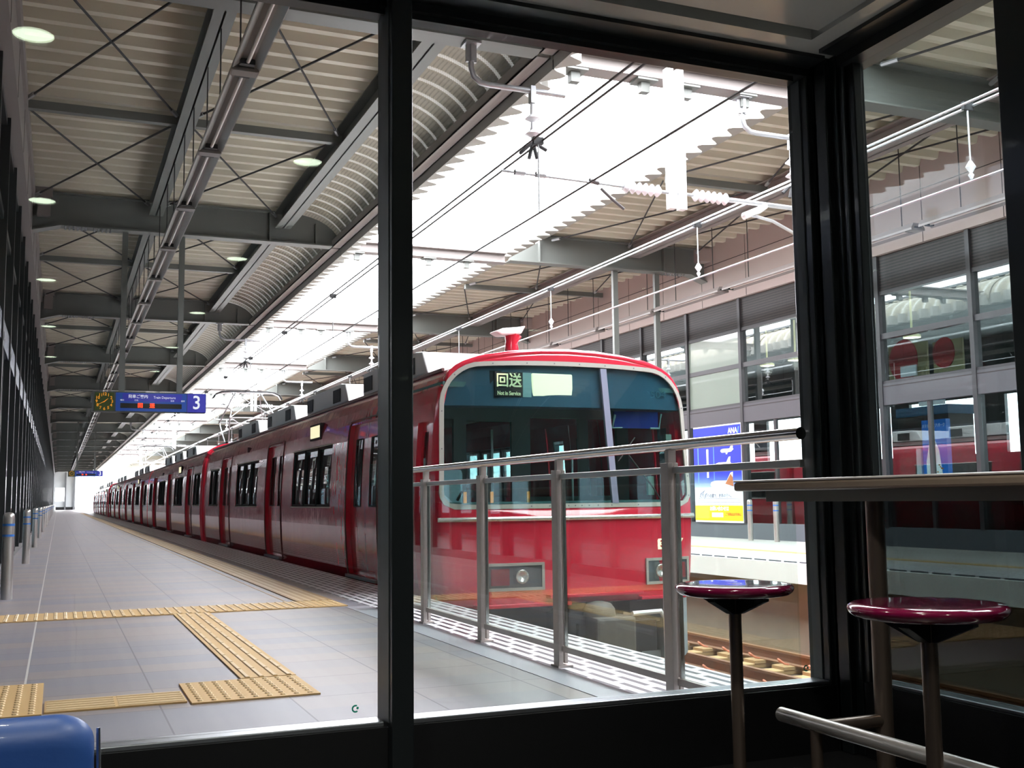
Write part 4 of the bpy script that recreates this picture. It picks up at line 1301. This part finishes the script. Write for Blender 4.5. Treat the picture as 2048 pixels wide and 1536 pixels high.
def doors_of(cy): return [(cy - 5.9 - .72, cy - 5.9 + .72), (cy - .72, cy + .72), (cy + 5.9 - .72, cy + 5.9 + .72)]
def wins_of(cy, y0, y1):
    out = [(cy - 5.9 + 1.63, cy - 5.9 + 4.27), (cy + 1.63, cy + 4.27)]
    if cy - 5.9 - 2.4 > y0 + .6: out.append((max(y0 + .7, cy - 5.9 - 2.7), cy - 5.9 - 1.1))
    out.append((cy + 5.9 + 1.1, min(y1 - .5, cy + 5.9 + 2.7)))
    return out
ROOFM = []
def build_car(y0, y1, cy, front):
    c = thing('train_car', (TX, (y0 + y1) / 2, -1.05), 'x', 'train car', 'cars of the red train')
    doors = doors_of(cy); wins = wins_of(cy, y0, y1)
    ys0 = y0 + (.30 if front else .0)
    mb = MB()
    for s in (-1, 1):
        holes = [(a, b, .02, 1.88) for a, b in doors] + [(a, b, .85, 1.69) for a, b in wins]
        if front: holes.append((y0 + .42, y0 + .80, .02, 1.72))
        zs = sorted(set(ZS + [1.72]))
        ys = sorted(set([ys0, y1] + [v for h in holes for v in h[:2]]))
        side_shell(mb, ys, zs, holes, s)
    # roof skin in its own duller colour, above the gutter line
    ztop = [z for z, _ in PROF if z >= 2.24]
    rm = MB()
    ry0 = ys0 + (.55 if front else 0)
    sec = [(TX - hw(z), z) for z in ztop] + [(TX + hw(z), z) for z in ztop[::-1][1:]]
    for (xa, za), (xb, zb) in zip(sec[:-1], sec[1:]):
        rm.q((xa, ry0, za + .004), (xa, y1, za + .004), (xb, y1, zb + .004), (xb, ry0, zb + .004))
    ROOFM.append(rm)
    # underside, ends, floor
    mb.q((TX - 1.36, ys0, -.14), (TX + 1.36, ys0, -.14), (TX + 1.36, y1, -.14), (TX - 1.36, y1, -.14))
    def endcap(y):
        pts = [(TX + w_, y, z) for z, w_ in PROF] + [(TX - w_, y, z) for z, w_ in PROF[::-1][1:]]
        mb.f.append(tuple(range(len(mb.v), len(mb.v) + len(pts)))); mb.v.extend(pts)
    endcap(y1)
    if not front: endcap(y0)
    mb.build('body', MT['red'], c, smooth=True)
    ROOFM.pop().build('roof', MT['roofred'], c, smooth=True)
    # roof strip in a duller colour along the gutter
    g = MB()
    for s in (-1, 1):
        g.tube([(TX + s * 1.245, ys0 + .2, 2.255), (TX + s * 1.245, y1, 2.255)], .018, 6)
    g.build('rain_gutter', MT['roofred'], c)
    # interior
    it = MB().box(TX - 1.3, y0 + 1.5 if front else y0 + .1, 0.0, TX + 1.3, y1 - .1, .03)
    it.box(TX - 1.05, y0 + 1.5 if front else y0 + .1, 2.1, TX + 1.05, y1 - .1, 2.14)
    it.build('cabin_lining', MT['cabin_lt'], c)
    st = MB()
    for (a, b) in wins[:2]:
        for s in (-1, 1):
            x0 = TX + s * 1.3; x1 = TX + s * .85
            st.box(min(x0, x1), a - .2, .38, max(x0, x1), b + .2, .46)
            x1 = TX + s * 1.2
            st.box(min(x0, x1), a - .2, .46, max(x0, x1), b + .2, .84)
    st.build('seat_row', mat('seat_blue_grey', (70, 80, 130), .8), c)
    for s in (-1, 1):
        for (a, b) in doors:
            for q_, (u, v) in enumerate(((a + .005, (a + b) / 2 - .004), ((a + b) / 2 + .004, b - .005))):
                d = MB(); zz = [z for z in ZS if .02 <= z <= 1.88]
                # door leaf follows the side curve, glass opening punched by skipping cells
                gu, gv = u + .20, v - .20
                P = lambda y, z, dd=.055: (TX + s * (hw(z) - dd), y, z)
                for yy0, yy1 in ((u, gu), (gu, gv), (gv, v)):
                    for k in range(len(zz) - 1):
                        if yy0 == gu and zz[k] >= .85 and zz[k + 1] <= 1.69 + 1e-6: continue
                        d.q(P(yy0, zz[k]), P(yy1, zz[k]), P(yy1, zz[k + 1]), P(yy0, zz[k + 1]))
                leaf = d.build('door', MT['red_door'], c, smooth=True)
                gp = MB()
                zg = [z for z in ZS if .85 <= z <= 1.69]
                for k in range(len(zg) - 1):
                    gp.q(P(gu, zg[k], .062), P(gv, zg[k], .062), P(gv, zg[k + 1], .062), P(gu, zg[k + 1], .062))
                gp.build('door_window', MT['glass_train'], leaf)
                fr = MB()
                for yy in (gu, gv):
                    fr.tube([P(yy, .86, .05), P(yy, 1.27, .05), P(yy, 1.69, .05)], .008, 5)
                for z in (.86, 1.69):
                    fr.tube([P(gu, z, .05), P(gv, z, .05)], .008, 5)
                fr.build('window_seal', MT['rubber'], leaf)
            x = TX + s * 1.425
            MB().box(min(x, x + s * .05), a + .02, -.02, max(x, x + s * .05), b - .02, .015).build('door_step', MT['galv'], c)
            # arched rim round the doorway
            rim = MB(); zz = [z for z in ZS if .0 <= z <= 1.88]
            pts = [(TX + s * (hw(z) + .006), a - .03, z) for z in zz] + [(TX + s * (hw(1.9) + .006), a + .04, 1.93), (TX + s * (hw(1.9) + .006), b - .04, 1.93)] + [(TX + s * (hw(z) + .006), b + .03, z) for z in zz[::-1]]
            rim.tube(pts, .009, 6)
            rim.build('door_rim', MT['roofred'], c, smooth=True)
        for (a, b) in wins:
            P = lambda y, z, dd: (TX + s * (hw(z) - dd), y, z)
            g_ = MB(); zg = [z for z in ZS if .85 <= z <= 1.69]
            for k in range(len(zg) - 1):
                g_.q(P(a, zg[k], .035), P(b, zg[k], .035), P(b, zg[k + 1], .035), P(a, zg[k + 1], .035))
            wn_ = g_.build('side_window', MT['glass_train'], c)
            fr = MB()
            for z in (.865, 1.675):
                fr.tube([P(a, z, .02), P(b, z, .02)], .018, 4)
            n = 3 if b - a > 2 else 2
            for k in range(n + 1):
                yy = a + .012 + (b - a - .024) * k / n
                fr.tube([P(yy, .85, .02), P(yy, 1.27, .02), P(yy, 1.69, .02)], .018 if k in (0, n) else .028, 4)
            fr.build('window_frame', MT['rubber'], wn_)
            lips = MB()
            for z in (.84, 1.70):
                lips.tube([P(a - .02, z, -.004), P(b + .02, z, -.004)], .010, 4)
            lips.build('window_trim', MT['trimgrey'], wn_)
    # roof air conditioners
    for k, ya in enumerate((cy - 8.0, cy - 3.25, cy + .6, cy + 4.45)):
        if front and k == 0: ya = y0 + 1.9
        if not front and k == 0: continue
        L = 2.9
        u = MB().prism([(ya, 2.38), (ya + .22, 2.66), (ya + .5, 2.69), (ya + L, 2.69), (ya + L, 2.38)], 'X', TX - .95, TX + .95).build('air_conditioner', MT['acgrey'], c, bevel=.02)
        for s in (-1, 1):
            x = TX + s * .955
            MB().box(min(x, x + s * .006), ya + .48, 2.42, max(x, x + s * .006), ya + .95, 2.62).box(min(x, x + s * .006), ya + L - .5, 2.42, max(x, x + s * .006), ya + L - .06, 2.62).build('vent', MT['vent'], u)
    # side destination box and lamp
    MB().box(TX - 1.425, cy - 3.45, 1.84, TX - 1.33, cy - 2.85, 2.01).build('destination_box', MT['display'], c)
    MB().box(TX - 1.42, cy - 3.50, 1.81, TX - 1.33, cy - 2.80, 2.04).build('destination_frame', MT['rubber'], c)
    MB().box(TX - 1.41, cy + 3.0, 1.90, TX - 1.37, cy + 3.08, 2.0).build('door_lamp', MT['rubber'], c)
    # underframe and bogies
    MB().box(TX - 1.15, y0 + 1.2, -.75, TX + 1.15, y1 - .6, -.16).build('underframe', MT['under'], c)
    for yb in (y0 + 2.6, y1 - 2.6):
        bg_ = MB().box(TX - 1.0, yb - 1.4, -.95, TX + 1.0, yb + 1.4, -.5).build('bogie', MT['under'], c)
        for dy in (-1.05, 1.05):
            for xx in (TX - .535, TX + .535):
                MB().prism([(yb + dy + .40 * math.cos(a), -.65 + .40 * math.sin(a)) for a in [2 * PI * k / 24 for k in range(24)]], 'X', xx - .06, xx + .06).build('wheel', MT['under'], bg_)
    return c
def pantograph(c, y):
    p = MB().box(TX - .7, y - .9, 2.50, TX + .7, y - .84, 2.56).box(TX - .7, y + .84, 2.50, TX + .7, y + .9, 2.56).box(TX - .7, y - .9, 2.5, TX - .64, y + .9, 2.56).box(TX + .64, y - .9, 2.5, TX + .7, y + .9, 2.56)
    p = p.build('pantograph', MT['galv'], c)
    for sx in (-1, 1):
        for sy in (-1, 1):
            MB().lathe([(.05, 2.38), (.05, 2.42), (.03, 2.44), (.05, 2.46), (.03, 2.5)], TX + sx * .55, y + sy * .8, 10).build('insulator', MT['insul'], p)
            MB().tube([(TX + sx * .55, y + sy * .35, 2.58), (TX + sx * .62, y + sy * 1.05, 3.20), (TX + sx * .35, y + sy * .1, 3.96)], .022, 6).build('arm', MT['wire_lt'], p)
    MB().tube([(TX - .62, y - 1.05, 3.2), (TX + .62, y - 1.05, 3.2)], .018, 6).tube([(TX - .62, y + 1.05, 3.2), (TX + .62, y + 1.05, 3.2)], .018, 6).tube([(TX - .62, y - 1.05, 3.2), (TX + .36, y - .1, 3.94)], .012, 6).tube([(TX + .62, y - 1.05, 3.2), (TX - .36, y - .1, 3.94)], .012, 6) \
        .tube([(TX - .55, y - .35, 2.58), (TX + .62, y - 1.05, 3.2)], .012, 6).tube([(TX + .55, y - .35, 2.58), (TX - .62, y - 1.05, 3.2)], .012, 6).build('cross_tubes', MT['wire_lt'], p)
    for dy in (-.15, .15):
        pts = [(TX - .95, y + dy, 3.80), (TX - .88, y + dy, 3.92), (TX - .72, y + dy, 3.99), (TX - .5, y + dy, 4.008), (TX + .5, y + dy, 4.008), (TX + .72, y + dy, 3.99), (TX + .88, y + dy, 3.92), (TX + .95, y + dy, 3.80)]
        MB().tube(pts, .022, 8).build('collector_head', MT['under'] if dy < 0 else MT['wire_lt'], p, smooth=True)
    MB().tube([(TX - .4, y - .15, 3.95), (TX - .4, y + .15, 3.95)], .02, 6).tube([(TX + .4, y - .15, 3.95), (TX + .4, y + .15, 3.95)], .02, 6).build('head_link', MT['wire_lt'], p)
    return p

# ---- leading car with its cab front
Y0 = 10.0
car = build_car(Y0, 28.45, 18.88, True)
car['label'] = 'leading red train car with the big windscreen facing the window'
def fy(x, z, edge=0.0):
    """front surface: slight wrap round in plan, leaning back above the waist"""
    u = abs(x - TX) / 1.46
    return Y0 + .13 * u ** 3 + max(0, z - .85) * .075 + edge
CZ = 1.15
NA = 128
def outline(k):
    a = 2 * PI * k / NA
    dx, dz = math.cos(a), math.sin(a)
    lo, hi = 0, 3.0
    for _ in range(40):
        m_ = (lo + hi) / 2
        z = CZ + dz * m_; x = dx * m_
        inside = (-.14 <= z <= 2.45) and abs(x) <= hw(z)
        # rounded lower corners
        if inside and z < .02 and abs(x) > 1.24:
            inside = math.hypot(abs(x) - 1.24, (z - .02)) < .17
        if inside: lo = m_
        else: hi = m_
    return (TX + dx * lo, CZ + dz * lo)
def wtop(x):
    u = (x - TX) / 1.34
    return 2.285 - .05 * u * u
def win_outline(k, grow=0.0):
    a = 2 * PI * k / NA
    dx, dz = math.cos(a), math.sin(a)
    def inside(x, z):
        W = 1.375 - .03 * max(0, z - 1.0) + grow; T = 2.285 - .05 * (x / 1.34) ** 2 + grow; B = .875 - grow
        r_t, r_b = .36 + grow, .11 + grow
        if abs(x) > W or z > T or z < B: return False
        if z > T - r_t and abs(x) > W - r_t: return math.hypot(abs(x) - (W - r_t), z - (T - r_t)) <= r_t
        if z < B + r_b and abs(x) > W - r_b: return math.hypot(abs(x) - (W - r_b), z - (B + r_b)) <= r_b
        return True
    CW = 1.5
    lo, hi = 0, 3.0
    for _ in range(40):
        m_ = (lo + hi) / 2
        if inside(dx * m_, CZ + dz * m_): lo = m_
        else: hi = m_
    return (TX + dx * lo, CZ + dz * lo)
OUT = [outline(k) for k in range(NA)]
WIN = [win_outline(k) for k in range(NA)]
WING = [win_outline(k, .045) for k in range(NA)]
def ring_mesh(rings, close=True):
    mb = MB()
    for r_ in rings: mb.v += r_
    n = len(rings[0])
    for j in range(len(rings) - 1):
        for k in range(n):
            k2 = (k + 1) % n
            mb.f.append((j * n + k, j * n + k2, (j + 1) * n + k2, (j + 1) * n + k))
    return mb
def lerp2(a, b, t): return (a[0] + (b[0] - a[0]) * t, a[1] + (b[1] - a[1]) * t)
rings = []
rings.append([(x, fy(x, z) + .05, z) for x, z in WING])
rings.append([(x, fy(x, z), z) for x, z in WING])
INNER = [lerp2(o, (TX, CZ), .035) for o in OUT]
for t in (.15, .3, .45, .6, .75, .88, 1.0):
    rings.append([(lambda p: (p[0], fy(p[0], p[1]), p[1]))(lerp2(WING[k], INNER[k], t)) for k in range(NA)])
for t, e in ((.4, .02), (.75, .06), (.95, .12), (1.0, .18)):
    rings.append([(lambda p: (p[0], fy(p[0], p[1]) + e, p[1]))(lerp2(INNER[k], OUT[k], t)) for k in range(NA)])
rings.append([(x, Y0 + .42 if z > 0.9 else Y0 + .36, z) for x, z in OUT])
ring_mesh(rings).build('cab_front', MT['red'], car, smooth='all')
# thick drip rim over the windscreen
pts = []
for k in range(NA):
    if OUT[k][1] > 1.98:
        x, z = lerp2(OUT[k], (TX, CZ), .012); pts.append((x, fy(x, z) + .035, z))
pts.sort(key=lambda p: p[0])
MB().tube(pts, .034, 10).build('roof_brow', MT['red'], car, smooth='all')
# windscreen surround
fr = ring_mesh([[(x, fy(x, z) + .02, z) for x, z in WIN], [(x, fy(x, z) - .004, z) for x, z in WIN], [(x, fy(x, z) - .006, z) for x, z in WING], [(x, fy(x, z) + .01, z) for x, z in WING]])
fr = fr.build('windscreen_frame', MT['trimgrey'], car, smooth=True)
rv = MB()
for k in range(0, NA, 5):
    x, z = lerp2(WIN[k], WING[k], .5)
    rv.disc_y(x, fy(x, z) - .006, z, .007, 8, .003)
rv.build('rivet', MT['grey'], fr)
# glass as a curved sheet (two faces)
gm = MB()
cols = []
xs = [TX - 1.375 + 2.75 * i / 24 for i in range(25)]
def zr(x):
    # vertical extent of the window at x
    u = abs(x - TX)
    W = 1.375; T = 2.285 - .05 * (u / 1.34) ** 2; B = .875
    if u > W - .36: T = T - .36 + math.sqrt(max(0, .36 ** 2 - (u - (W - .36)) ** 2))
    if u > W - .11: B = B + .11 - math.sqrt(max(0, .11 ** 2 - (u - (W - .11)) ** 2))
    return B, T
for layer in (0.012, 0.018):
    base = len(gm.v)
    for x in xs:
        B, T = zr(x)
        for j in range(7):
            z = B + (T - B) * j / 6
            gm.v.append((x, fy(x, z) + layer, z))
    for i in range(24):
        for j in range(6):
            a = base + i * 7 + j
            f_ = (a, a + 7, a + 8, a + 1)
            gm.f.append(f_ if layer < .015 else f_[::-1])
gm.build('windscreen', MT['glass_cab'], car, smooth='all')
# centre post and header
xc = TX + .45
MB().prism([(xc - .035, .87), (xc + .035, .87), (xc + .025, 2.27), (xc - .05, 2.27)], 'Y', Y0 - .005, Y0 + .012).build('dummy', MT['trimgrey'], car) if False else None
pm = MB()
for (za, zb) in [(.87 + 1.4 * k / 6, .87 + 1.4 * (k + 1) / 6) for k in range(6)]:
    for sx0, sx1 in ((-.035, .035),):
        xa = xc - .06 * (za - .87) / 1.4; xb = xc - .06 * (zb - .87) / 1.4
        ya, yb = fy(xa, za) - .008, fy(xb, zb) - .008
        for (u0, u1, d0, d1) in ((sx0, sx1, 0, 0), (sx0, sx0, 0, .04), (sx1, sx1, 0, .04)):
            pm.q((xa + u0, ya + d0, za), (xa + u1, ya + d1, za), (xb + u1, yb + d1, zb), (xb + u0, yb + d0, zb))
pm.build('windscreen_post', mat('post_lilac_grey', (128, 132, 152), .35), car)
hd = MB()
for i in range(24):
    xa, xb = xs[i], xs[i + 1]
    Ba, Ta = zr(xa); Bb, Tb = zr(xb)
    za, zb = min(1.86, Ta), min(1.86, Tb)
    hd.q((xa, fy(xa, za) + .05, za), (xb, fy(xb, zb) + .05, zb), (xb, fy(xb, Tb) + .05, Tb), (xa, fy(xa, Ta) + .05, Ta))
    hd.q((xa, fy(xa, za) + .05, za), (xb, fy(xb, zb) + .05, zb), (xb, fy(xb, zb) + .30, zb), (xa, fy(xa, za) + .30, za))
hdr = hd.build('header_panel', MT['teal'], car)
yh = fy(TX, 2.08) + .047
MB().box(3.99, yh + .03, 1.93, 4.95, yh + .075, 2.22).build('sign_recess', MT['rubber'], hdr)
MB().box(4.03, yh - .006, 1.955, 4.33, yh + .03, 2.205).build('destination_plate', MT['rubber'], hdr)
text('回送', 0.150, MT['kanji'], 'lettering', hdr, (4.18, yh - .010, 2.112), bold=.0025, sx=.94)
text('Not in Service', 0.056, MT['kanji'], 'lettering', hdr, (4.18, yh - .010, 1.988), sx=.78, bold=.0014)
MB().box(4.335, yh - .004, 1.955, 4.43, yh + .03, 2.205).build('grey_spacer', MT['displaygrey'], hdr)
MB().box(4.435, yh - .004, 1.955, 4.90, yh + .03, 2.205).build('lit_panel', MT['display'], hdr, bevel=.02)
text('3504', 0.11, mat('embossed_number', (62, 104, 120), .3), 'lettering', hdr, (5.90, fy(5.9, 2.0) + .046, 2.02), sx=1.25, extrude=.004)
# cab interior
cab = MB()
yp = Y0 + 1.45
for (xa, xb, za, zb) in ((3.45, 3.60, 0, 2.05), (4.05, 4.20, 0, 2.05), (4.75, 4.98, 0, 2.05), (5.6, 5.72, 0, 2.05), (6.1, 6.25, 0, 2.05), (3.6, 4.05, 1.82, 2.05), (4.20, 4.75, 1.80, 2.05), (4.98, 6.1, 1.85, 2.05), (3.6, 4.05, 0, .95), (4.2, 4.75, 0, .2), (4.98, 6.1, 0, .95)):
    cab.box(xa, yp, za, xb, yp + .05, zb)
cab.build('cab_partition', MT['cabin_lt'], car)
MB().box(3.45, Y0 + .3, -.05, 6.25, yp, .0).box(3.5, Y0 + .2, 2.05, 6.2, yp, 2.10).build('cab_floor_and_roof', MT['cabin'], car)
MB().box(3.55, Y0 + .25, .55, 6.15, Y0 + .62, .90).build('dashboard', MT['cabin'], car, bevel=.02)
MB().box(3.62, Y0 + .85, .45, 3.95, Y0 + .98, 1.25).build('driver_seat', mat('seat_cover_pale', (190, 215, 225), .6), car, bevel=.05)
MB().tube([(3.75, Y0 + .5, .92), (3.78, Y0 + .45, 1.0), (3.9, Y0 + .45, 1.02), (4.0, Y0 + .5, .92)], .015, 8).build('handle', MT['rubber'], car)
MB().box(5.42, Y0 + .22, 1.66, 5.95, Y0 + .25, 1.84).build('sun_visor', mat('visor_blue', (22, 40, 110), .3), car)
MB().tube([(5.42, Y0 + .2, 1.80), (5.38, Y0 + .2, 1.66), (5.50, Y0 + .2, 1.66)], .012, 6).tube([(5.98, Y0 + .2, 1.82), (5.95, Y0 + .2, 1.66), (5.84, Y0 + .2, 1.66)], .012, 6).build('visor_bracket', MT['cabin_lt'], car)
MB().tube([(4.45, Y0 + 1.3, .9), (4.45, Y0 + 1.3, 1.7)], .015, 8).tube([(5.05, Y0 + .5, .9), (5.05, Y0 + .5, 1.35)], .012, 8).build('pole', MT['wire_lt'], car)
MB().box(6.03, Y0 + .2, 1.2, 6.1, Y0 + .24, 1.6).box(5.80, Y0 + .2, .95, 5.87, Y0 + .24, 1.15).build('notice_strip', MT['blind'], car)
for xx in (3.65, 3.93, 4.32):
    MB().box(xx, Y0 + .03, .89, xx + .03, Y0 + .05, 1.0).build('tag', MT['orange'], car)
MB().tube([(5.85, Y0 - .03, .84), (5.74, Y0 - .015, 1.02), (5.42, Y0 + .01, 1.42)], .009, 6).tube([(5.34, Y0 + .0, 1.30), (5.55, Y0 + .02, 1.55)], .007, 5).build('wiper', MT['rubber'], car)
# chrome trim strip
cs = MB()
N = 30
cs.tube([(3.41 + 2.88 * k / N, fy(3.41 + 2.88 * k / N, .73) - .004, .73) for k in range(N + 1)], .026, 10)
cs.build('chrome_strip', MT['chrome'], car, smooth=True)
# headlamp clusters
def lamp(x0, x1, red_left):
    z0, z1 = .03, .30
    y = min(fy(x0, .15), fy(x1, .15)) - .012
    ya, yb = fy(x0, .15) - .012, fy(x1, .15) - .012
    def yy(x): return ya + (yb - ya) * (x - x0) / (x1 - x0)
    def slab(mb, xa, xb, za, zb, d0, d1):
        i = len(mb.v)
        for (x, z) in ((xa, za), (xb, za), (xb, zb), (xa, zb)): mb.v.append((x, yy(x) + d0, z))
        for (x, z) in ((xa, za), (xb, za), (xb, zb), (xa, zb)): mb.v.append((x, yy(x) + d1, z))
        mb.f += [(i, i + 1, i + 2, i + 3), (i + 7, i + 6, i + 5, i + 4)] + [(i + k, i + 4 + k, i + 4 + (k + 1) % 4, i + (k + 1) % 4) for k in range(4)]
    o = MB(); t = .028
    slab(o, x0, x1, z1 - t, z1, -.01, .03); slab(o, x0, x1, z0, z0 + t, -.01, .03); slab(o, x0, x0 + t, z0 + t, z1 - t, -.01, .03); slab(o, x1 - t, x1, z0 + t, z1 - t, -.01, .03)
    o = o.build('headlamp_bezel', MT['trimgrey'], car)
    b_ = MB(); slab(b_, x0 + t, x1 - t, z0 + t, z1 - t, .004, .02); b_.build('backing', mat('lamp_backing', (96, 104, 108), .3, metal=.4), o)
    xm = (x0 + x1) / 2
    A, B_ = (x0 + .05, x0 + .24), (x0 + .28, x0 + .46)
    if not red_left: A, B_ = (x1 - .24, x1 - .05), (x1 - .46, x1 - .28)
    r_ = MB(); slab(r_, A[0], A[1], z0 + .055, z1 - .055, -.008, .004); r_.build('tail_lamp', MT['lamp_red'], o)
    cx = (B_[0] + B_[1]) / 2
    L = MB().lathe([(.001, -.001), (.03, -.01), (.05, -.018), (.066, -.022), (.07, -.016)], 0, 0, 20)
    L.v = [(cx + a, yy(cx) - .0 + c_, (z0 + z1) / 2 + b) for (a, b, c_) in L.v]
    L.build('head_lamp', MT['chrome'], o, smooth='all')
    L = MB(); slab(L, B_[0], B_[1], z0 + .045, z1 - .045, -.012, -.008); L.build('lamp_glass', MT['glass'], o)
lamp(3.87, 4.48, True)
lamp(5.64, 6.20, False)
# maker's badge, slanted
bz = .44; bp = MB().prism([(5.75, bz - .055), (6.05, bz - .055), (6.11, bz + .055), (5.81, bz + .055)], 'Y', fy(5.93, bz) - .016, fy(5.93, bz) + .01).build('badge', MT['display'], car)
text('3504', 0.095, MT['red_door'], 'lettering', bp, (5.93, fy(5.93, bz) - .018, bz), bold=.004, sx=1.05)
# step lips and lower front
MB().box(3.75, Y0 - .07, -.13, 4.75, Y0 + .2, -.09).build('step', MT['red'], car, bevel=.008)
MB().box(4.50, Y0 - .10, -.055, 5.55, Y0 + .2, -.02).build('step', MT['red'], car, bevel=.008)
MB().box(5.55, Y0 - .05, -.115, 6.08, Y0 + .2, -.08).build('step', MT['red'], car, bevel=.008)
MB().box(3.6, Y0 + .12, -.40, 4.6, Y0 + .5, -.14).box(5.5, Y0 + .12, -.26, 6.0, Y0 + .5, -.14).build('lower_apron', MT['under'], car)
cp = MB().box(4.88, Y0 - .35, -.62, 5.32, Y0 + .6, -.24).build('coupler', MT['coupler'], car, bevel=.03)
MB().lathe([(.17, -.24), (.16, -.17), (.12, -.12), (.05, -.10), (.001, -.098)], 5.02, Y0 - .12, 20).build('coupler_cap', MT['coupler'], cp, smooth=True)
MB().box(5.32, Y0 - .25, -.6, 5.6, Y0 + .3, -.3).box(4.55, Y0 - .1, -.75, 4.88, Y0 + .4, -.2).build('coupler_side', MT['under'], cp)
MB().tube([(5.3, Y0 - .3, -.22), (5.62, Y0 - .3, -.21), (5.76, Y0 - .3, -.40)], .025, 8).build('uncoupling_lever', MT['white'], cp)
MB().tube([(4.75, Y0 - .2, -.3), (4.72, Y0 - .25, -.7), (4.95, Y0 - .28, -.86), (5.2, Y0 - .3, -.60)], .02, 8).tube([(5.45, Y0 - .1, -.3), (5.45, Y0 - .15, -.8)], .035, 8).build('hose', MT['rubber'], cp, smooth=True)
sp = MB().prism([(6.03, -.12), (6.20, -.12), (6.20, -.70), (6.12, -.78), (6.03, -.78)], 'Y', Y0 + .15, Y0 + .9)
sp.prism([(3.55, -.12), (3.72, -.12), (3.72, -.78), (3.62, -.78)], 'Y', Y0 + .15, Y0 + .9)
sp.prism([(5.55, -.55), (5.75, -.32), (6.03, -.26), (6.03, -.40), (5.85, -.42), (5.85, -.70), (6.03, -.70), (6.03, -.80), (5.55, -.80)], 'Y', Y0 + .42, Y0 + .45)
sp.build('snow_plough', MT['skirt'], car)
MB().box(5.85, Y0 + .6, -.70, 6.0, Y0 + .65, -.42).build('plough_grille', MT['under'], car)
# roof fittings of the cab
rf = MB().lathe([(.16, 2.42), (.16, 2.50), (.13, 2.53), (.12, 2.56)], 4.66, Y0 + 1.2, 20).build('roof_pedestal', MT['galv'], car, smooth=True)
MB().tube([(4.66, Y0 + 1.2, 2.55), (4.66, Y0 + 1.2, 2.68), (4.68, Y0 + 1.2, 2.76)], [.085, .07, .10], 12).build('antenna_neck', MT['red'], rf, smooth=True)
MB().prism([(4.42, 2.78), (4.50, 2.74), (4.74, 2.76), (4.80, 2.86), (4.70, 2.84), (4.52, 2.82)], 'Y', Y0 + 1.10, Y0 + 1.30).build('antenna_top', MT['white'], rf, bevel=.02)
MB().lathe([(.34, 2.42), (.30, 2.49), (.18, 2.54), (.001, 2.56)], 5.15, Y0 + 1.3, 24).build('roof_dome', MT['white'], car, smooth=True)
MB().lathe([(.10, 2.40), (.10, 2.45), (.04, 2.49), (.03, 2.51)], 5.52, Y0 + 1.0, 12).build('roof_fitting', MT['galv'], car, smooth=True)
# cab side door glass
for s in (-1, 1):
    P = lambda y, z, dd: (TX + s * (hw(z) - dd), y, z)
    d = MB(); zz = [z for z in sorted(set(ZS + [1.30, 1.62, 1.72])) if .02 <= z <= 1.72]
    for yy0, yy1 in ((Y0 + .425, Y0 + .50), (Y0 + .50, Y0 + .70), (Y0 + .70, Y0 + .795)):
        for k in range(len(zz) - 1):
            if abs(yy0 - Y0 - .50) < 1e-4 and zz[k] >= .9 and zz[k + 1] <= 1.63: continue
            d.q(P(yy0, zz[k], .05), P(yy1, zz[k], .05), P(yy1, zz[k + 1], .05), P(yy0, zz[k + 1], .05))
    d = d.build('cab_door', MT['red_door'], car)
    MB().q(P(Y0 + .5, 1.1, .06), P(Y0 + .7, 1.1, .06), P(Y0 + .7, 1.69, .06), P(Y0 + .5, 1.69, .06)).build('door_window', MT['glass_train'], d)

# ---- following cars
tmpl = build_car(28.75, 47.15, 37.95, False)
cars = [tmpl]
for k in range(1, 5):
    c2 = copy_tree(tmpl, (TX, 37.95 + 18.7 * k, -1.05))
    cars.append(c2)
for k, c in enumerate(cars):
    c['label'] = 'red train car, %s behind the leading car' % ('first', 'second', 'third', 'fourth', 'fifth')[k]
pantograph(cars[0], 31.1)
p2_ = pantograph(cars[0], 31.1)
# pantograph of the third car in the row
for ch in [p2_]:
    ch.parent = cars[1]
    ch.location = (0, 31.3 - 18.7, 0)
# bright red frames at the cab ends between coupled sets
for k, c in ((0, cars[0]), (3, cars[3])):
    y = 28.75
    fr = MB()
    pts = [(TX + s_ * (w_ + .015), y - .02, z) for s_ in (-1,) for z, w_ in PROF] + [(TX + (w_ + .015), y - .02, z) for z, w_ in PROF[::-1]]
    fr.tube(pts, .06, 6)
    o = fr.build('end_frame', MT['red'], cars[0], smooth=True)
    if k:
        o.parent = c
